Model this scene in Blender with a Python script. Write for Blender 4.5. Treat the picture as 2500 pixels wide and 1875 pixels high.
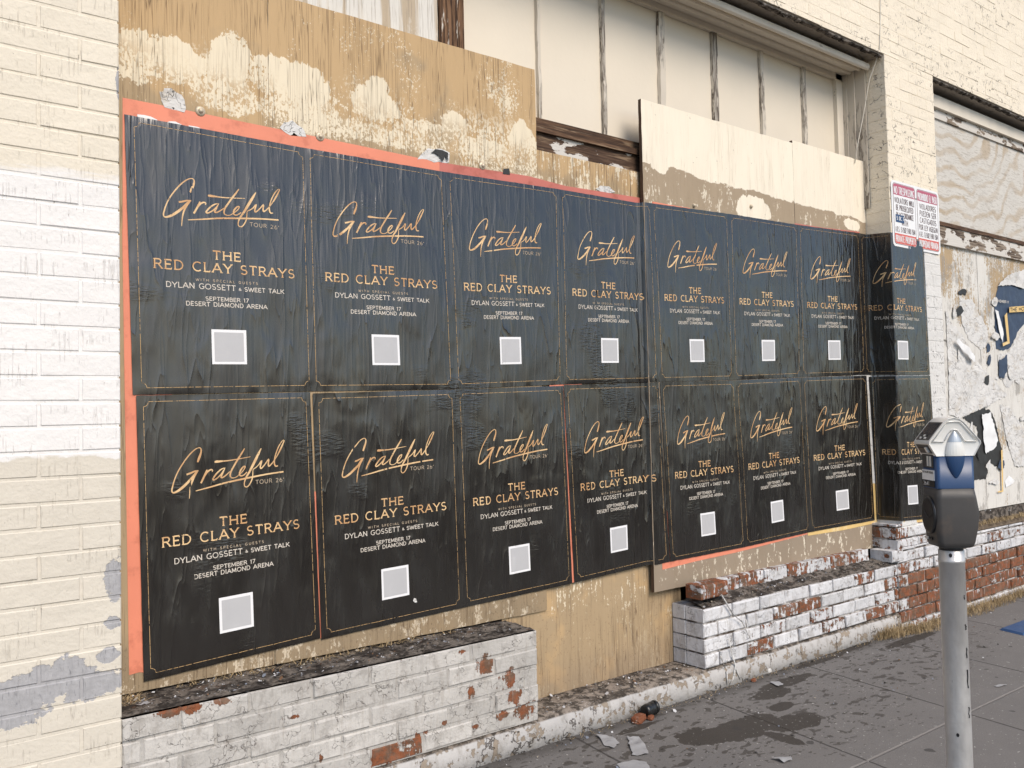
import bpy, bmesh, math, random
from mathutils import Vector, noise as mnoise

# ------------------------------------------------------------------ scene, camera, light
for o in list(bpy.data.objects):
    bpy.data.objects.remove(o, do_unlink=True)
SC = bpy.context.scene
COL = SC.collection

CF, YAW, PIT, ROL = 2114.6, .655315, .037855, .021697      # solved from the photograph (2500 x 1875 px)
CAM = Vector((0, -2.83, 1.36))
_f = Vector((math.sin(YAW)*math.cos(PIT), math.cos(YAW)*math.cos(PIT), math.sin(PIT)))
_r = Vector((math.cos(YAW), -math.sin(YAW), 0))
_u = _r.cross(_f)
_R = _r*math.cos(ROL) - _u*math.sin(ROL)
_U = _u*math.cos(ROL) + _r*math.sin(ROL)
cd = bpy.data.cameras.new('camera')
cam = bpy.data.objects.new('camera', cd)
COL.objects.link(cam)
from mathutils import Matrix
cam.matrix_world = Matrix(((_R.x, _U.x, -_f.x, CAM.x), (_R.y, _U.y, -_f.y, CAM.y), (_R.z, _U.z, -_f.z, CAM.z), (0, 0, 0, 1)))
cd.sensor_width = 36
cd.lens = CF/2500*36
cd.clip_start = .05
cd.clip_end = 2000
SC.camera = cam

SUN_EL, SUN_AZ = math.radians(43), math.radians(0)        # azimuth turned from the wall's normal to the right
wd = bpy.data.worlds.new("World")
SC.world = wd
wd.use_nodes = True
wn = wd.node_tree
wn.nodes.clear()
sky = wn.nodes.new('ShaderNodeTexSky')
sky.sky_type = 'NISHITA'
sky.sun_disc = False
sky.sun_elevation = SUN_EL
sdir = Vector((math.sin(SUN_AZ)*math.cos(SUN_EL), -math.cos(SUN_AZ)*math.cos(SUN_EL), math.sin(SUN_EL)))
sky.sun_rotation = math.atan2(sdir.x, sdir.y)
sky.altitude = 300
sky.air_density = 1.0
sky.dust_density = 1.2
sky.ozone_density = 1.0
bg = wn.nodes.new('ShaderNodeBackground')
bg.inputs['Strength'].default_value = .078
wo = wn.nodes.new('ShaderNodeOutputWorld')
wn.links.new(sky.outputs[0], bg.inputs[0])
wn.links.new(bg.outputs[0], wo.inputs[0])
sl = bpy.data.lights.new('sun', 'SUN')
sl.energy = 1.45
sl.angle = math.radians(32)
sl.color = (1.0, .885, .745)
so = bpy.data.objects.new('sun', sl)
so.rotation_euler = sdir.to_track_quat('Z', 'Y').to_euler()
so.location = (6, -10, 12)
COL.objects.link(so)
SC.view_settings.view_transform = 'Standard'
SC.view_settings.look = 'None'
SC.view_settings.exposure = 1.14
SC.view_settings.gamma = 1

# ------------------------------------------------------------------ helpers
def ray(px, py): return _f + _R*((px-1250)/CF) - _U*((py-937.5)/CF)
def U(px, py, y=.2):
    d = ray(px, py); t = (y-CAM.y)/d.y; p = CAM+d*t
    return p.x, p.z
def G(px, py, z=0.):
    d = ray(px, py); t = (z-CAM.z)/d.z; p = CAM+d*t
    return p.x, p.y
def lin(r, g=None, b=None):
    f = lambda c: (c/255/12.92) if c/255 <= .04045 else ((c/255+.055)/1.055)**2.4
    return (f(r), f(g), f(b), 1)
def alb(r, g, b, k=.80):
    c = lin(r, g, b); return (c[0]*k, c[1]*k, c[2]*k, 1)

class MB:
    """collects faces and links them as ONE mesh object"""
    def __init__(s): s.v = []; s.f = []; s.a = []
    def quad(s, *p, at=0.):
        i = len(s.v); s.v += [tuple(q) for q in p]; s.f.append(tuple(range(i, i+len(p)))); s.a.append(at)
    def box(s, x0, x1, y0, y1, z0, z1, at=0.):
        s.quad((x0,y0,z0),(x1,y0,z0),(x1,y0,z1),(x0,y0,z1), at=at)
        s.quad((x1,y1,z0),(x0,y1,z0),(x0,y1,z1),(x1,y1,z1), at=at)
        s.quad((x0,y1,z0),(x0,y0,z0),(x0,y0,z1),(x0,y1,z1), at=at)
        s.quad((x1,y0,z0),(x1,y1,z0),(x1,y1,z1),(x1,y0,z1), at=at)
        s.quad((x0,y0,z1),(x1,y0,z1),(x1,y1,z1),(x0,y1,z1), at=at)
        s.quad((x0,y1,z0),(x1,y1,z0),(x1,y0,z0),(x0,y0,z0), at=at)
    def brick(s, x0, x1, y0, y1, z0, z1, bv, rnd, at, jit=.0012):
        """box whose front edges and left/right upright edges are worn round"""
        j = lambda: rnd.uniform(-jit, jit)
        b = bv
        F = [(x0+b+j(), y0+j(), z0+b+j()), (x1-b+j(), y0+j(), z0+b+j()), (x1-b+j(), y0+j(), z1-b+j()), (x0+b+j(), y0+j(), z1-b+j())]
        M = [(x0, y0+b, z0), (x1, y0+b, z0), (x1, y0+b, z1), (x0, y0+b, z1)]
        B = [(x0, y1, z0), (x1, y1, z0), (x1, y1, z1), (x0, y1, z1)]
        i = len(s.v); s.v += F+M+B
        s.f.append((i, i+1, i+2, i+3)); s.a.append(at)
        for k in range(4):
            n = (k+1) % 4
            s.f.append((i+4+k, i+4+n, i+n, i+k)); s.a.append(at)
            s.f.append((i+8+k, i+8+n, i+4+n, i+4+k)); s.a.append(at)
    def tube(s, pts, r, n=6, at=0., cap=True):
        rings = []
        for k, p in enumerate(pts):
            p = Vector(p)
            d = (Vector(pts[min(k+1, len(pts)-1)]) - Vector(pts[max(k-1, 0)])).normalized()
            a = d.orthogonal().normalized(); b = d.cross(a)
            rr = r[k] if isinstance(r, (list, tuple)) else r
            rings.append(len(s.v))
            for q in range(n):
                t = 2*math.pi*q/n
                s.v.append(tuple(p + a*rr*math.cos(t) + b*rr*math.sin(t)))
        for k in range(len(pts)-1):
            for q in range(n):
                s.f.append((rings[k]+q, rings[k]+(q+1) % n, rings[k+1]+(q+1) % n, rings[k+1]+q)); s.a.append(at)
        if cap:
            s.f.append(tuple(rings[0]+q for q in reversed(range(n)))); s.a.append(at)
            s.f.append(tuple(rings[-1]+q for q in range(n))); s.a.append(at)
    def loft(s, rings, at=0., cap=True):
        n = len(rings[0]); ids = []
        for r in rings:
            ids.append(len(s.v)); s.v += [tuple(p) for p in r]
        for k in range(len(rings)-1):
            for q in range(n):
                s.f.append((ids[k]+q, ids[k]+(q+1) % n, ids[k+1]+(q+1) % n, ids[k+1]+q)); s.a.append(at)
        if cap:
            s.f.append(tuple(ids[0]+q for q in reversed(range(n)))); s.a.append(at)
            s.f.append(tuple(ids[-1]+q for q in range(n))); s.a.append(at)
    def grid(s, fn, nu, nv, at=0.):
        i = len(s.v)
        for b in range(nv+1):
            for a in range(nu+1): s.v.append(tuple(fn(a/nu, b/nv)))
        for b in range(nv):
            for a in range(nu):
                q = i+b*(nu+1)+a
                s.f.append((q, q+1, q+nu+2, q+nu+1)); s.a.append(at)
    def build(s, name, mat, parent=None, smooth=False):
        me = bpy.data.meshes.new(name)
        me.from_pydata(s.v, [], s.f)
        if any(a != 0. for a in s.a):
            at = me.attributes.new('rnd', 'FLOAT', 'FACE')
            at.data.foreach_set('value', s.a)
        me.materials.append(mat)
        if smooth: me.polygons.foreach_set('use_smooth', [True]*len(me.polygons))
        me.update()
        o = bpy.data.objects.new(name, me)
        COL.objects.link(o)
        if parent: o.parent = parent
        return o

def bevel(o, w, seg=2, ang=.5):
    m = o.modifiers.new('bevel', 'BEVEL'); m.width = w; m.segments = seg; m.limit_method = 'ANGLE'; m.angle_limit = ang
    return o
def tag(o, label=None, cat=None, group=None, kind=None):
    if label: o['label'] = label
    if cat: o['category'] = cat
    if group: o['group'] = group
    if kind: o['kind'] = kind
    return o
def thing(name, label, cat, loc=(0,0,0), group=None, rz=0):
    o = bpy.data.objects.new(name, None); COL.objects.link(o)
    o.location = loc; o.rotation_euler = (0, 0, rz); o.empty_display_size = .1
    return tag(o, label, cat, group)
def nz(x, y, z=0.): return mnoise.noise(Vector((x, y, z)))
def sstep(a, b, x):
    t = max(0., min(1., (x-a)/(b-a))); return t*t*(3-2*t)

# ------------------------------------------------------------------ node helpers
class N:
    def __init__(s, name):
        s.m = bpy.data.materials.new(name); s.m.use_nodes = True
        s.t = s.m.node_tree; s.t.nodes.clear()
        s.out = s.t.nodes.new('ShaderNodeOutputMaterial')
        s.p = s.t.nodes.new('ShaderNodeBsdfPrincipled')
        s.t.links.new(s.p.outputs[0], s.out.inputs[0])
        g = s.t.nodes.new('ShaderNodeNewGeometry'); s.pos = g.outputs['Position']; s.nrm = g.outputs['Normal']
        sp = s.t.nodes.new('ShaderNodeSeparateXYZ'); s.t.links.new(s.pos, sp.inputs[0])
        s.x, s.y, s.z = sp.outputs
    def put(s, sock, v):
        if isinstance(v, bpy.types.NodeSocket): s.t.links.new(v, sock)
        else:
            try: sock.default_value = v
            except Exception: sock.default_value = v[:3]
    def math(s, op, a, b=0., c=None, clamp=False):
        n = s.t.nodes.new('ShaderNodeMath'); n.operation = op; n.use_clamp = clamp
        s.put(n.inputs[0], a); s.put(n.inputs[1], b)
        if c is not None: s.put(n.inputs[2], c)
        return n.outputs[0]
    def add(s, a, b): return s.math('ADD', a, b)
    def sub(s, a, b): return s.math('SUBTRACT', a, b)
    def mul(s, a, b): return s.math('MULTIPLY', a, b)
    def mx(s, a, b): return s.math('MAXIMUM', a, b)
    def mn(s, a, b): return s.math('MINIMUM', a, b)
    def inv(s, a): return s.math('SUBTRACT', 1., a)
    def step(s, v, lo, hi):
        n = s.t.nodes.new('ShaderNodeMapRange'); n.interpolation_type = 'SMOOTHSTEP'
        s.put(n.inputs['Value'], v); s.put(n.inputs['From Min'], lo); s.put(n.inputs['From Max'], hi)
        return n.outputs[0]
    def lerp(s, v, a0, a1, b0, b1):
        n = s.t.nodes.new('ShaderNodeMapRange')
        s.put(n.inputs['Value'], v)
        for k, q in zip(('From Min', 'From Max', 'To Min', 'To Max'), (a0, a1, b0, b1)): s.put(n.inputs[k], q)
        return n.outputs[0]
    def map(s, sc=(1,1,1), loc=(0,0,0), rot=(0,0,0), vec=None):
        n = s.t.nodes.new('ShaderNodeMapping')
        s.put(n.inputs['Vector'], vec or s.pos)
        n.inputs['Scale'].default_value = sc; n.inputs['Location'].default_value = loc; n.inputs['Rotation'].default_value = rot
        return n.outputs[0]
    def noise(s, sc, detail=3., rough=.55, dist=0., loc=(0,0,0), rot=(0,0,0)):
        n = s.t.nodes.new('ShaderNodeTexNoise')
        v = s.map(sc if isinstance(sc, tuple) else (sc,)*3, loc, rot)
        s.t.links.new(v, n.inputs['Vector'])
        n.inputs['Scale'].default_value = 1.; n.inputs['Detail'].default_value = detail
        n.inputs['Roughness'].default_value = rough; n.inputs['Distortion'].default_value = dist
        return n.outputs[0]
    def voro(s, sc, feature='F1', loc=(0,0,0), out='Distance', rand=1., wob=0.):
        n = s.t.nodes.new('ShaderNodeTexVoronoi'); n.feature = feature
        base = None
        if wob:
            q = s.t.nodes.new('ShaderNodeTexNoise'); s.t.links.new(s.pos, q.inputs['Vector']); q.inputs['Scale'].default_value = 28.; q.inputs['Detail'].default_value = 4.
            va = s.t.nodes.new('ShaderNodeVectorMath'); va.operation = 'MULTIPLY_ADD'
            s.t.links.new(q.outputs[1], va.inputs[0]); va.inputs[1].default_value = (wob,)*3; s.t.links.new(s.pos, va.inputs[2]); base = va.outputs[0]
        s.t.links.new(s.map(sc if isinstance(sc, tuple) else (sc,)*3, loc, (0, 0, 0), base), n.inputs['Vector'])
        n.inputs['Scale'].default_value = 1.; n.inputs['Randomness'].default_value = rand
        return n.outputs[out]
    def attr(s, name='rnd'):
        n = s.t.nodes.new('ShaderNodeAttribute'); n.attribute_name = name; return n.outputs['Fac']
    def mix(s, f, a, b, mode='MIX'):
        n = s.t.nodes.new('ShaderNodeMix'); n.data_type = 'RGBA'; n.blend_type = mode
        s.put(n.inputs['Factor'], f); s.put(n.inputs['A'] if False else n.inputs[6], a); s.put(n.inputs[7], b)
        return n.outputs[2]
    def tint(s, col, f, lo, hi):
        """multiply a colour by a grey running lo..hi with f (a pigment variation)"""
        g = s.lerp(f, 0., 1., lo, hi)
        n = s.t.nodes.new('ShaderNodeVectorMath'); n.operation = 'SCALE'
        s.put(n.inputs[0], col); s.put(n.inputs['Scale'], g)
        return n.outputs[0]
    def line(s, v, at, w):
        """1 on the contour v = at, 0 farther than w from it"""
        return s.inv(s.step(s.math('ABSOLUTE', s.sub(v, at)), 0., w))
    def blobs(s, lst, ax='xz', wob=None):
        """soft field, >0 inside any of the ellipses (a, b, ra, rb)"""
        a = {'x': s.x, 'y': s.y, 'z': s.z}[ax[0]]; b = {'x': s.x, 'y': s.y, 'z': s.z}[ax[1]]
        r = None
        for (p, q, rp, rq) in lst:
            d = s.add(s.math('POWER', s.math('ABSOLUTE', s.mul(s.sub(a, p), 1/rp)), 2.), s.math('POWER', s.math('ABSOLUTE', s.mul(s.sub(b, q), 1/rq)), 2.))
            v = s.sub(1., s.math('SQRT', d))
            r = v if r is None else s.mx(r, v)
        return r
    def bump(s, h, strength=1., dist=.001, normal=None):
        n = s.t.nodes.new('ShaderNodeBump')
        s.put(n.inputs['Height'], h); n.inputs['Strength'].default_value = strength; n.inputs['Distance'].default_value = dist
        if normal: s.t.links.new(normal, n.inputs['Normal'])
        return n.outputs[0]
    def done(s, col, rough=.8, normal=None, spec=.3, metal=0.):
        s.put(s.p.inputs['Base Color'], col); s.put(s.p.inputs['Roughness'], rough)
        s.put(s.p.inputs['Specular IOR Level'], spec); s.put(s.p.inputs['Metallic'], metal)
        if normal: s.t.links.new(normal, s.p.inputs['Normal'])
        return s.m

# ------------------------------------------------------------------ materials
CREAM = alb(246, 236, 217); WHITE = alb(250, 247, 244, .83); BEIGE = alb(232, 224, 209); BLUEGREY = alb(190, 189, 191)
def mat_pier_left():
    n = N('painted_brick_banded')
    w = n.noise(9, 4, .6)
    ww = n.mul(n.sub(w, .5), .09)
    zz = n.add(n.z, ww)
    up = n.step(n.add(n.z, n.mul(n.sub(n.noise((7, 1, 60), 3), .5), .10)), 2.095, 2.135)
    dn = n.inv(n.step(zz, 1.262, 1.272))
    tone = n.noise(3.5, 3)
    c = n.mix(up, n.tint(WHITE, tone, .93, 1.04), n.tint(CREAM, tone, .93, 1.03))
    c = n.mix(dn, c, n.tint(BEIGE, tone, .95, 1.03))
    # wire-cut scoring of the brick faces
    sc = n.noise((150, 40, 9), 2.5, .6)
    patch = n.step(n.noise((7, 7, 14), 2), .48, .62)
    groove = n.mul(n.step(sc, .55, .68), patch)
    pits = n.mul(n.step(n.noise((150, 60, 40), 2), .66, .74), patch)
    c = n.mix(n.mul(pits, .62), c, lin(118, 110, 100))
    c = n.mix(n.mul(groove, .16), c, lin(170, 156, 136))
    # chips down to the old blue-grey paint
    pts = [(60, 1690, .17, .05), (130, 1655, .13, .045), (215, 1672, .10, .05), (30, 1740, .10, .05), (165, 1638, .06, .05), (282, 1415, .035, .07),
           (276, 1520, .03, .02), (262, 1600, .04, .025), (262, 1668, .08, .028), (292, 200, .012, .06)]
    bl = [(*U(px, py, 0), a, b) for px, py, a, b in pts]
    f = n.add(n.blobs(bl), n.mul(n.sub(n.noise((26, 26, 34), 4, .65), .5), 1.5))
    chip = n.step(f, .10, .16)
    gc = n.tint(BLUEGREY, n.noise((60, 60, 30), 4), .68, 1.15)
    gc = n.mix(n.mul(n.step(n.noise((150, 60, 30), 3), .58, .70), .6), gc, lin(96, 98, 104))
    c = n.mix(chip, c, gc)
    spots = n.step(n.noise(30, 3, .7, loc=(3, 7, 1)), .70, .735)
    c = n.mix(n.mul(spots, .6), c, lin(128, 124, 120))
    h = n.add(n.mul(groove, -1.0), n.add(n.add(n.mul(n.noise(70, 4), .9), n.mul(n.noise(18, 3), 1.6)), n.mul(chip, -.8)))
    return n.done(c, .62, n.bump(h, .55, .004), .35)
def mat_flaking():
    n = N('painted_brick_flaking')
    tone = n.noise(4, 3)
    c = n.tint(alb(253, 241, 219, .83), tone, .94, 1.05)
    low = n.inv(n.step(n.add(n.z, n.mul(n.sub(n.noise(9, 3), .5), .12)), 2.36, 2.42))
    low = n.mul(low, n.step(n.x, 5.1, 5.15))
    c = n.mix(low, c, n.tint(alb(240, 238, 234), tone, .9, 1.04))
    zone = n.add(n.noise(1.6, 2, loc=(2, 0, 5)), n.mul(n.step(n.x, 4.9, 5.6), .10))
    wx = n.step(zone, .46, .62)
    cr = n.voro((38, 20, 19), 'DISTANCE_TO_EDGE', wob=.03)
    crack = n.mul(n.inv(n.step(cr, .015, .055)), n.mul(n.step(n.noise((14, 14, 22), 3, .6), .5, .6), wx))
    fl = n.mul(n.step(n.noise((44, 20, 18), 4, .7, loc=(9, 3, 2)), .66, .70), wx)
    dark = n.mx(n.mul(crack, .9), n.mul(fl, .55))
    c = n.mix(dark, c, lin(84, 78, 74))
    sc = n.noise((150, 40, 9), 2.5, .6)
    patch = n.step(n.noise((7, 7, 14), 2), .45, .6)
    dots = n.mul(n.step(n.noise((120, 60, 22), 3), .64, .72), patch)
    c = n.mix(n.mul(dots, .45), c, lin(150, 140, 126))
    h = n.add(n.mul(dark, -1.4), n.add(n.mul(n.noise(42, 5, .68), 2.0), n.mul(n.mul(n.step(sc, .55, .68), patch), -.5)))
    return n.done(c, .65, n.bump(h, .6, .004), .3)
def mat_low_brick(name, seed, red0, paint=(232, 232, 232), chips=None):
    """white paint peeling off red brick; face attribute rnd = how bare a brick is"""
    n = N(name)
    a = n.attr()
    k = n.math('FRACT', n.mul(a, 37.3))
    nn = n.noise((17, 12, 26), 5, .62, loc=(seed, 0, 0))
    run = n.noise((70, 30, 9), 3, .6, loc=(0, seed, 0))
    f = n.add(n.mul(n.sub(nn, .5), 1.6), n.mul(n.sub(run, .5), .9))
    if chips: f = n.mx(f, n.add(n.add(n.mul(n.blobs(chips), .7), .36), n.add(n.mul(n.sub(n.noise((34, 20, 44), 4, .7, loc=(2, seed, 2)), .5), 1.9), n.mul(n.sub(run, .5), 1.3))))
    bare = n.step(n.add(f, a), .50, .54)
    edge = n.mul(n.step(n.add(f, a), .40, .50), n.inv(bare))
    tone = n.noise(6, 4, .6)
    wc = n.tint(n.tint(alb(*paint), tone, .74, 1.08), k, .88, 1.10)
    wc = n.mix(n.mul(n.step(n.noise((60, 30, 8), 3, .6, loc=(seed, 3, 3)), .54, .70), .30), wc, lin(150, 140, 128))
    grime = n.step(n.noise((16, 16, 10), 5, .7, loc=(5, 1, seed)), .48, .66)
    wc = n.mix(n.mul(grime, .5), wc, lin(140, 134, 128))
    hair = n.inv(n.step(n.voro((15, 14, 24), 'DISTANCE_TO_EDGE', loc=(seed, 2, 0), wob=.09), .004, .022))
    hair = n.mul(hair, n.step(n.noise(12, 3, loc=(1, seed, 4)), .47, .56))
    wc = n.mix(n.mul(hair, .7), wc, lin(88, 80, 74))
    rc = n.mix(n.step(n.noise((22, 14, 30), 4, .7), .42, .60), lin(138, 84, 56), lin(108, 84, 68))
    rc = n.tint(rc, n.noise((40, 20, 40), 4), .65, 1.2)
    rc = n.mix(n.step(n.noise((90, 40, 7), 3, .6), .60, .74), rc, n.tint(alb(*paint), tone, .8, 1.))
    rc = n.mix(n.mul(n.step(n.noise(8, 3, loc=(seed, 5, 5)), .5, .7), red0), rc, lin(128, 112, 98))
    c = n.mix(bare, wc, rc)
    c = n.mix(n.mul(edge, .5), c, lin(120, 112, 104))
    gr = n.step(n.noise((160, 40, 10), 2.5), .55, .7)
    h = n.add(n.mul(bare, -1.6), n.add(n.add(n.mul(n.noise(48, 5, .65), 1.4), n.mul(n.noise(15, 3, .6), 2.2)), n.add(n.mul(gr, -.35), n.mul(hair, -1.))))
    return n.done(c, .78, n.bump(h, .7, .004), .25)
def mat_mortar(name, c0, c1):
    n = N(name)
    c = n.mix(n.step(n.noise((11, 9, 14), 4, .65), .40, .62), c0, c1)
    return n.done(c, .9, n.bump(n.noise(60, 5, .7), .8, .005), .2)
def ply_cracks(n, fx=48., w=.014, loc=(0,0,0)):
    v = n.noise((fx, 3, .9), 2.5, .55, loc=loc)
    m = n.step(n.noise((2.5, 1, .8), 2, loc=loc), .30, .52)
    l1 = n.line(v, .5, w); l2 = n.line(v, .60, w*.7); l3 = n.line(v, .41, w*.7)
    brk = n.step(n.noise((16, 2, 2.2), 2, loc=(3, 1, 7)), .38, .50)
    v2 = n.noise((fx*2.1, 3, 1.5), 2., .5, loc=(loc[0]+5, 1, 2))
    fine = n.mul(n.mul(n.line(v2, .5, w*1.1), n.step(n.noise((30, 2, 3.), 2, loc=(6, 1, 3)), .46, .58)), .6)
    return n.mx(n.mul(n.mul(n.mx(n.mx(l1, l2), l3), m), brk), fine)
def mat_tan_board(name, mode):
    n = N(name)
    tone = n.noise((3, 3, 2), 4, .6)
    TAN = alb(209, 177, 133); OLD = alb(186, 164, 132); CR = alb(250, 236, 208)
    c = n.tint(TAN, tone, .93, 1.05)
    old = n.step(n.add(n.noise((5, 4, 4), 3), n.mul(n.inv(n.step(n.z, 2.40, 2.60)), .25)), .55, .7)
    c = n.mix(n.mul(old, .8), c, n.tint(OLD, tone, .86, 1.05))
    sp = n.noise((95, 60, 60), 3, .7)
    ctl = n.noise((3.2, 1, 4.5), 4, .6, loc=(1.3, 0, .4))
    if mode == 'upper':
        bl = [(.86, 2.61, .17, .09), (.76, 2.60, .10, .11), (1.09, 2.65, .09, .13), (1.31, 2.63, .19, .10), (1.06, 2.53, .13, .08), (1.66, 2.61, .13, .085), (1.68, 2.69, .06, .05),
              (1.95, 2.55, .24, .055), (2.05, 2.60, .09, .07), (2.42, 2.56, .10, .15), (1.35, 2.52, .20, .08), (1.75, 2.50, .45, .05), (2.2, 2.52, .2, .06), (2.42, 2.47, .1, .1)]
        fld = n.blobs(bl)
        sharp = n.add(fld, n.add(n.mul(n.sub(n.noise((14, 5, 9), 5, .68), .5), 1.0), n.mul(n.sub(n.noise((70, 20, 14), 3, .6), .5), .35)))
        low2 = n.inv(n.step(n.add(n.z, n.mul(n.sub(ctl, .5), .3)), 2.52, 2.66))
        speck = n.step(n.add(n.noise((105, 60, 70), 3, .65, loc=(5, 0, 3)), n.mul(n.sub(n.noise((7, 3, 9), 3, .6), .5), .5)), .50, .54)
        worn = n.add(n.add(n.mul(fld, 1.2), n.mul(n.sub(sp, .5), 2.9)), n.mul(n.step(n.noise((4, 2, 5), 3, loc=(2, 0, 2)), .38, .55), .6))
        solid = n.mul(n.step(sharp, .10, .14), n.step(worn, .12, .30))
        solid = n.mul(solid, n.sub(1., n.mul(n.mul(speck, low2), .85)))
        band = n.mul(n.inv(n.step(n.z, 2.60, 2.74)), n.step(n.z, 2.42, 2.46))
        wear = n.mul(n.step(n.add(n.mul(ctl, .9), sp), 1.02, 1.08), band)
        top = n.mul(n.step(n.add(n.mul(n.noise((5, 1, 3), 3, loc=(4, 4, 4)), 1.1), n.noise((120, 80, 90), 3, .7)), 1.24, 1.28), n.step(n.z, 2.6, 2.75))
        f = n.mx(n.mx(solid, wear), n.mul(top, .9))
        dirt = n.mul(n.step(n.add(n.mul(ctl, .6), n.noise(110, 3, .7)), 1.0, 1.1), band)
    else:
        base = n.inv(n.step(n.z, .35, .62)) if mode == 'lower' else 0.
        runs = n.noise((55, 20, 6), 4, .65)
        f = n.step(n.add(n.mul(ctl, 1.0), n.add(n.mul(sp, .55), n.mul(runs, .6))), 1.17, 1.22)
        if mode == 'infill':
            top = n.step(n.z, 2.4, 2.44)
            f = n.mx(n.mul(f, n.lerp(n.step(n.z, .28, .45), 0, 1, .15, 1.)), n.mul(top, n.step(n.add(n.mul(ctl, .8), n.add(n.mul(sp, .4), n.mul(runs, .55))), .86, .92)))
        dirt = n.mul(n.step(n.noise(90, 3, .7), .58, .68), n.inv(n.step(n.z, .45, .62)))
        c = n.mix(n.mul(n.inv(n.step(n.z, .12, .30)), .5), c, n.tint(alb(160, 142, 122), tone, .8, 1.1))
        if mode == 'lower': c = n.mix(n.mul(n.inv(n.step(n.z, .56, .66)), .75), c, n.tint(alb(168, 148, 120), tone, .85, 1.05))
    c = n.mix(f, c, n.tint(CR, tone, .95, 1.03))
    c = n.mix(n.mul(dirt, .5), c, lin(120, 98, 74))
    if mode == 'upper':
        lowz = n.inv(n.step(n.z, .60, .70))
        c = n.mix(n.mul(lowz, .8), c, n.tint(alb(160, 142, 116), tone, .82, 1.08))
        lf = n.mul(n.step(n.add(n.noise((26, 8, 16), 5, .7, loc=(4, 0, 4)), n.mul(n.sub(sp, .5), .5)), .56, .62), lowz)
        c = n.mix(lf, c, n.tint(alb(226, 210, 184), tone, .85, 1.05))
        c = n.mix(n.mul(n.mul(n.step(sp, .56, .66), lowz), .5), c, lin(96, 80, 62))
    cr = ply_cracks(n, 48., .024 if mode == 'infill' else .014)
    c = n.mix(n.mul(cr, .74), c, lin(92, 72, 54))
    h = n.add(n.mul(cr, -1.2), n.add(n.mul(f, .35), n.mul(n.noise((90, 30, 12), 4), .5)))
    return n.done(c, .7, n.bump(h, .5, .003), .3)
def mat_torn():
    n = N('torn_white_paper')
    c = n.tint((.66, .65, .63, 1), n.noise(6, 4), .84, 1.1)
    c = n.mix(n.mul(n.step(n.noise((9, 6, 14), 5, .7, loc=(2, 1, 4)), .50, .66), .5), c, lin(176, 164, 146))
    k = n.line(n.noise((9, 5, 11), 3, .6, .8), .5, .012)
    c = n.mix(n.mul(n.mul(k, n.step(n.noise(7, 2), .45, .6)), .6), c, lin(120, 110, 98))
    h = n.add(n.mul(k, 1.2), n.add(n.mul(n.noise((16, 8, 22), 4, .6, .6), 2.2), n.mul(n.noise(70, 3), .3)))
    return n.done(c, .75, n.bump(h, .7, .006), .25)
def mat_far_board():
    n = N('scraped_board_paint')
    tone = n.noise((3, 3, 2), 4, .6)
    c = n.tint(alb(196, 172, 138), tone, .88, 1.05)
    runs = n.noise((60, 20, 5), 4, .65); big = n.noise((2.6, 2, 2.2), 4, .6, loc=(3, 0, 1)); sp = n.noise((80, 40, 60), 3, .7)
    zz = n.lerp(n.step(n.z, 1.6, 2.5), 0, 1, .20, -.03)
    f = n.step(n.add(n.add(n.mul(big, 1.1), n.mul(runs, .5)), n.add(n.mul(n.sub(sp, .5), .5), zz)), .76, .82)
    c = n.mix(f, c, n.tint(alb(240, 237, 230), n.noise((8, 4, 8), 4), .86, 1.04))
    g = n.step(n.add(n.noise((5, 3, 5), 4, .65, loc=(7, 0, 2)), n.mul(n.sub(runs, .5), .4)), .56, .64)
    c = n.mix(n.mul(g, .65), c, n.tint(lin(150, 146, 140), tone, .8, 1.1))
    bl = n.step(n.add(n.noise((7, 4, 13), 5, .7, loc=(1, 5, 2)), n.mul(n.sub(sp, .5), .3)), .67, .70)
    c = n.mix(n.mul(bl, .8), c, lin(62, 58, 56))
    cr = ply_cracks(n)
    c = n.mix(n.mul(cr, .6), c, lin(110, 92, 74))
    h = n.add(n.mul(f, .8), n.mul(n.noise((60, 30, 30), 5, .65), .8))
    return n.done(c, .75, n.bump(h, .6, .004), .3)
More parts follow.
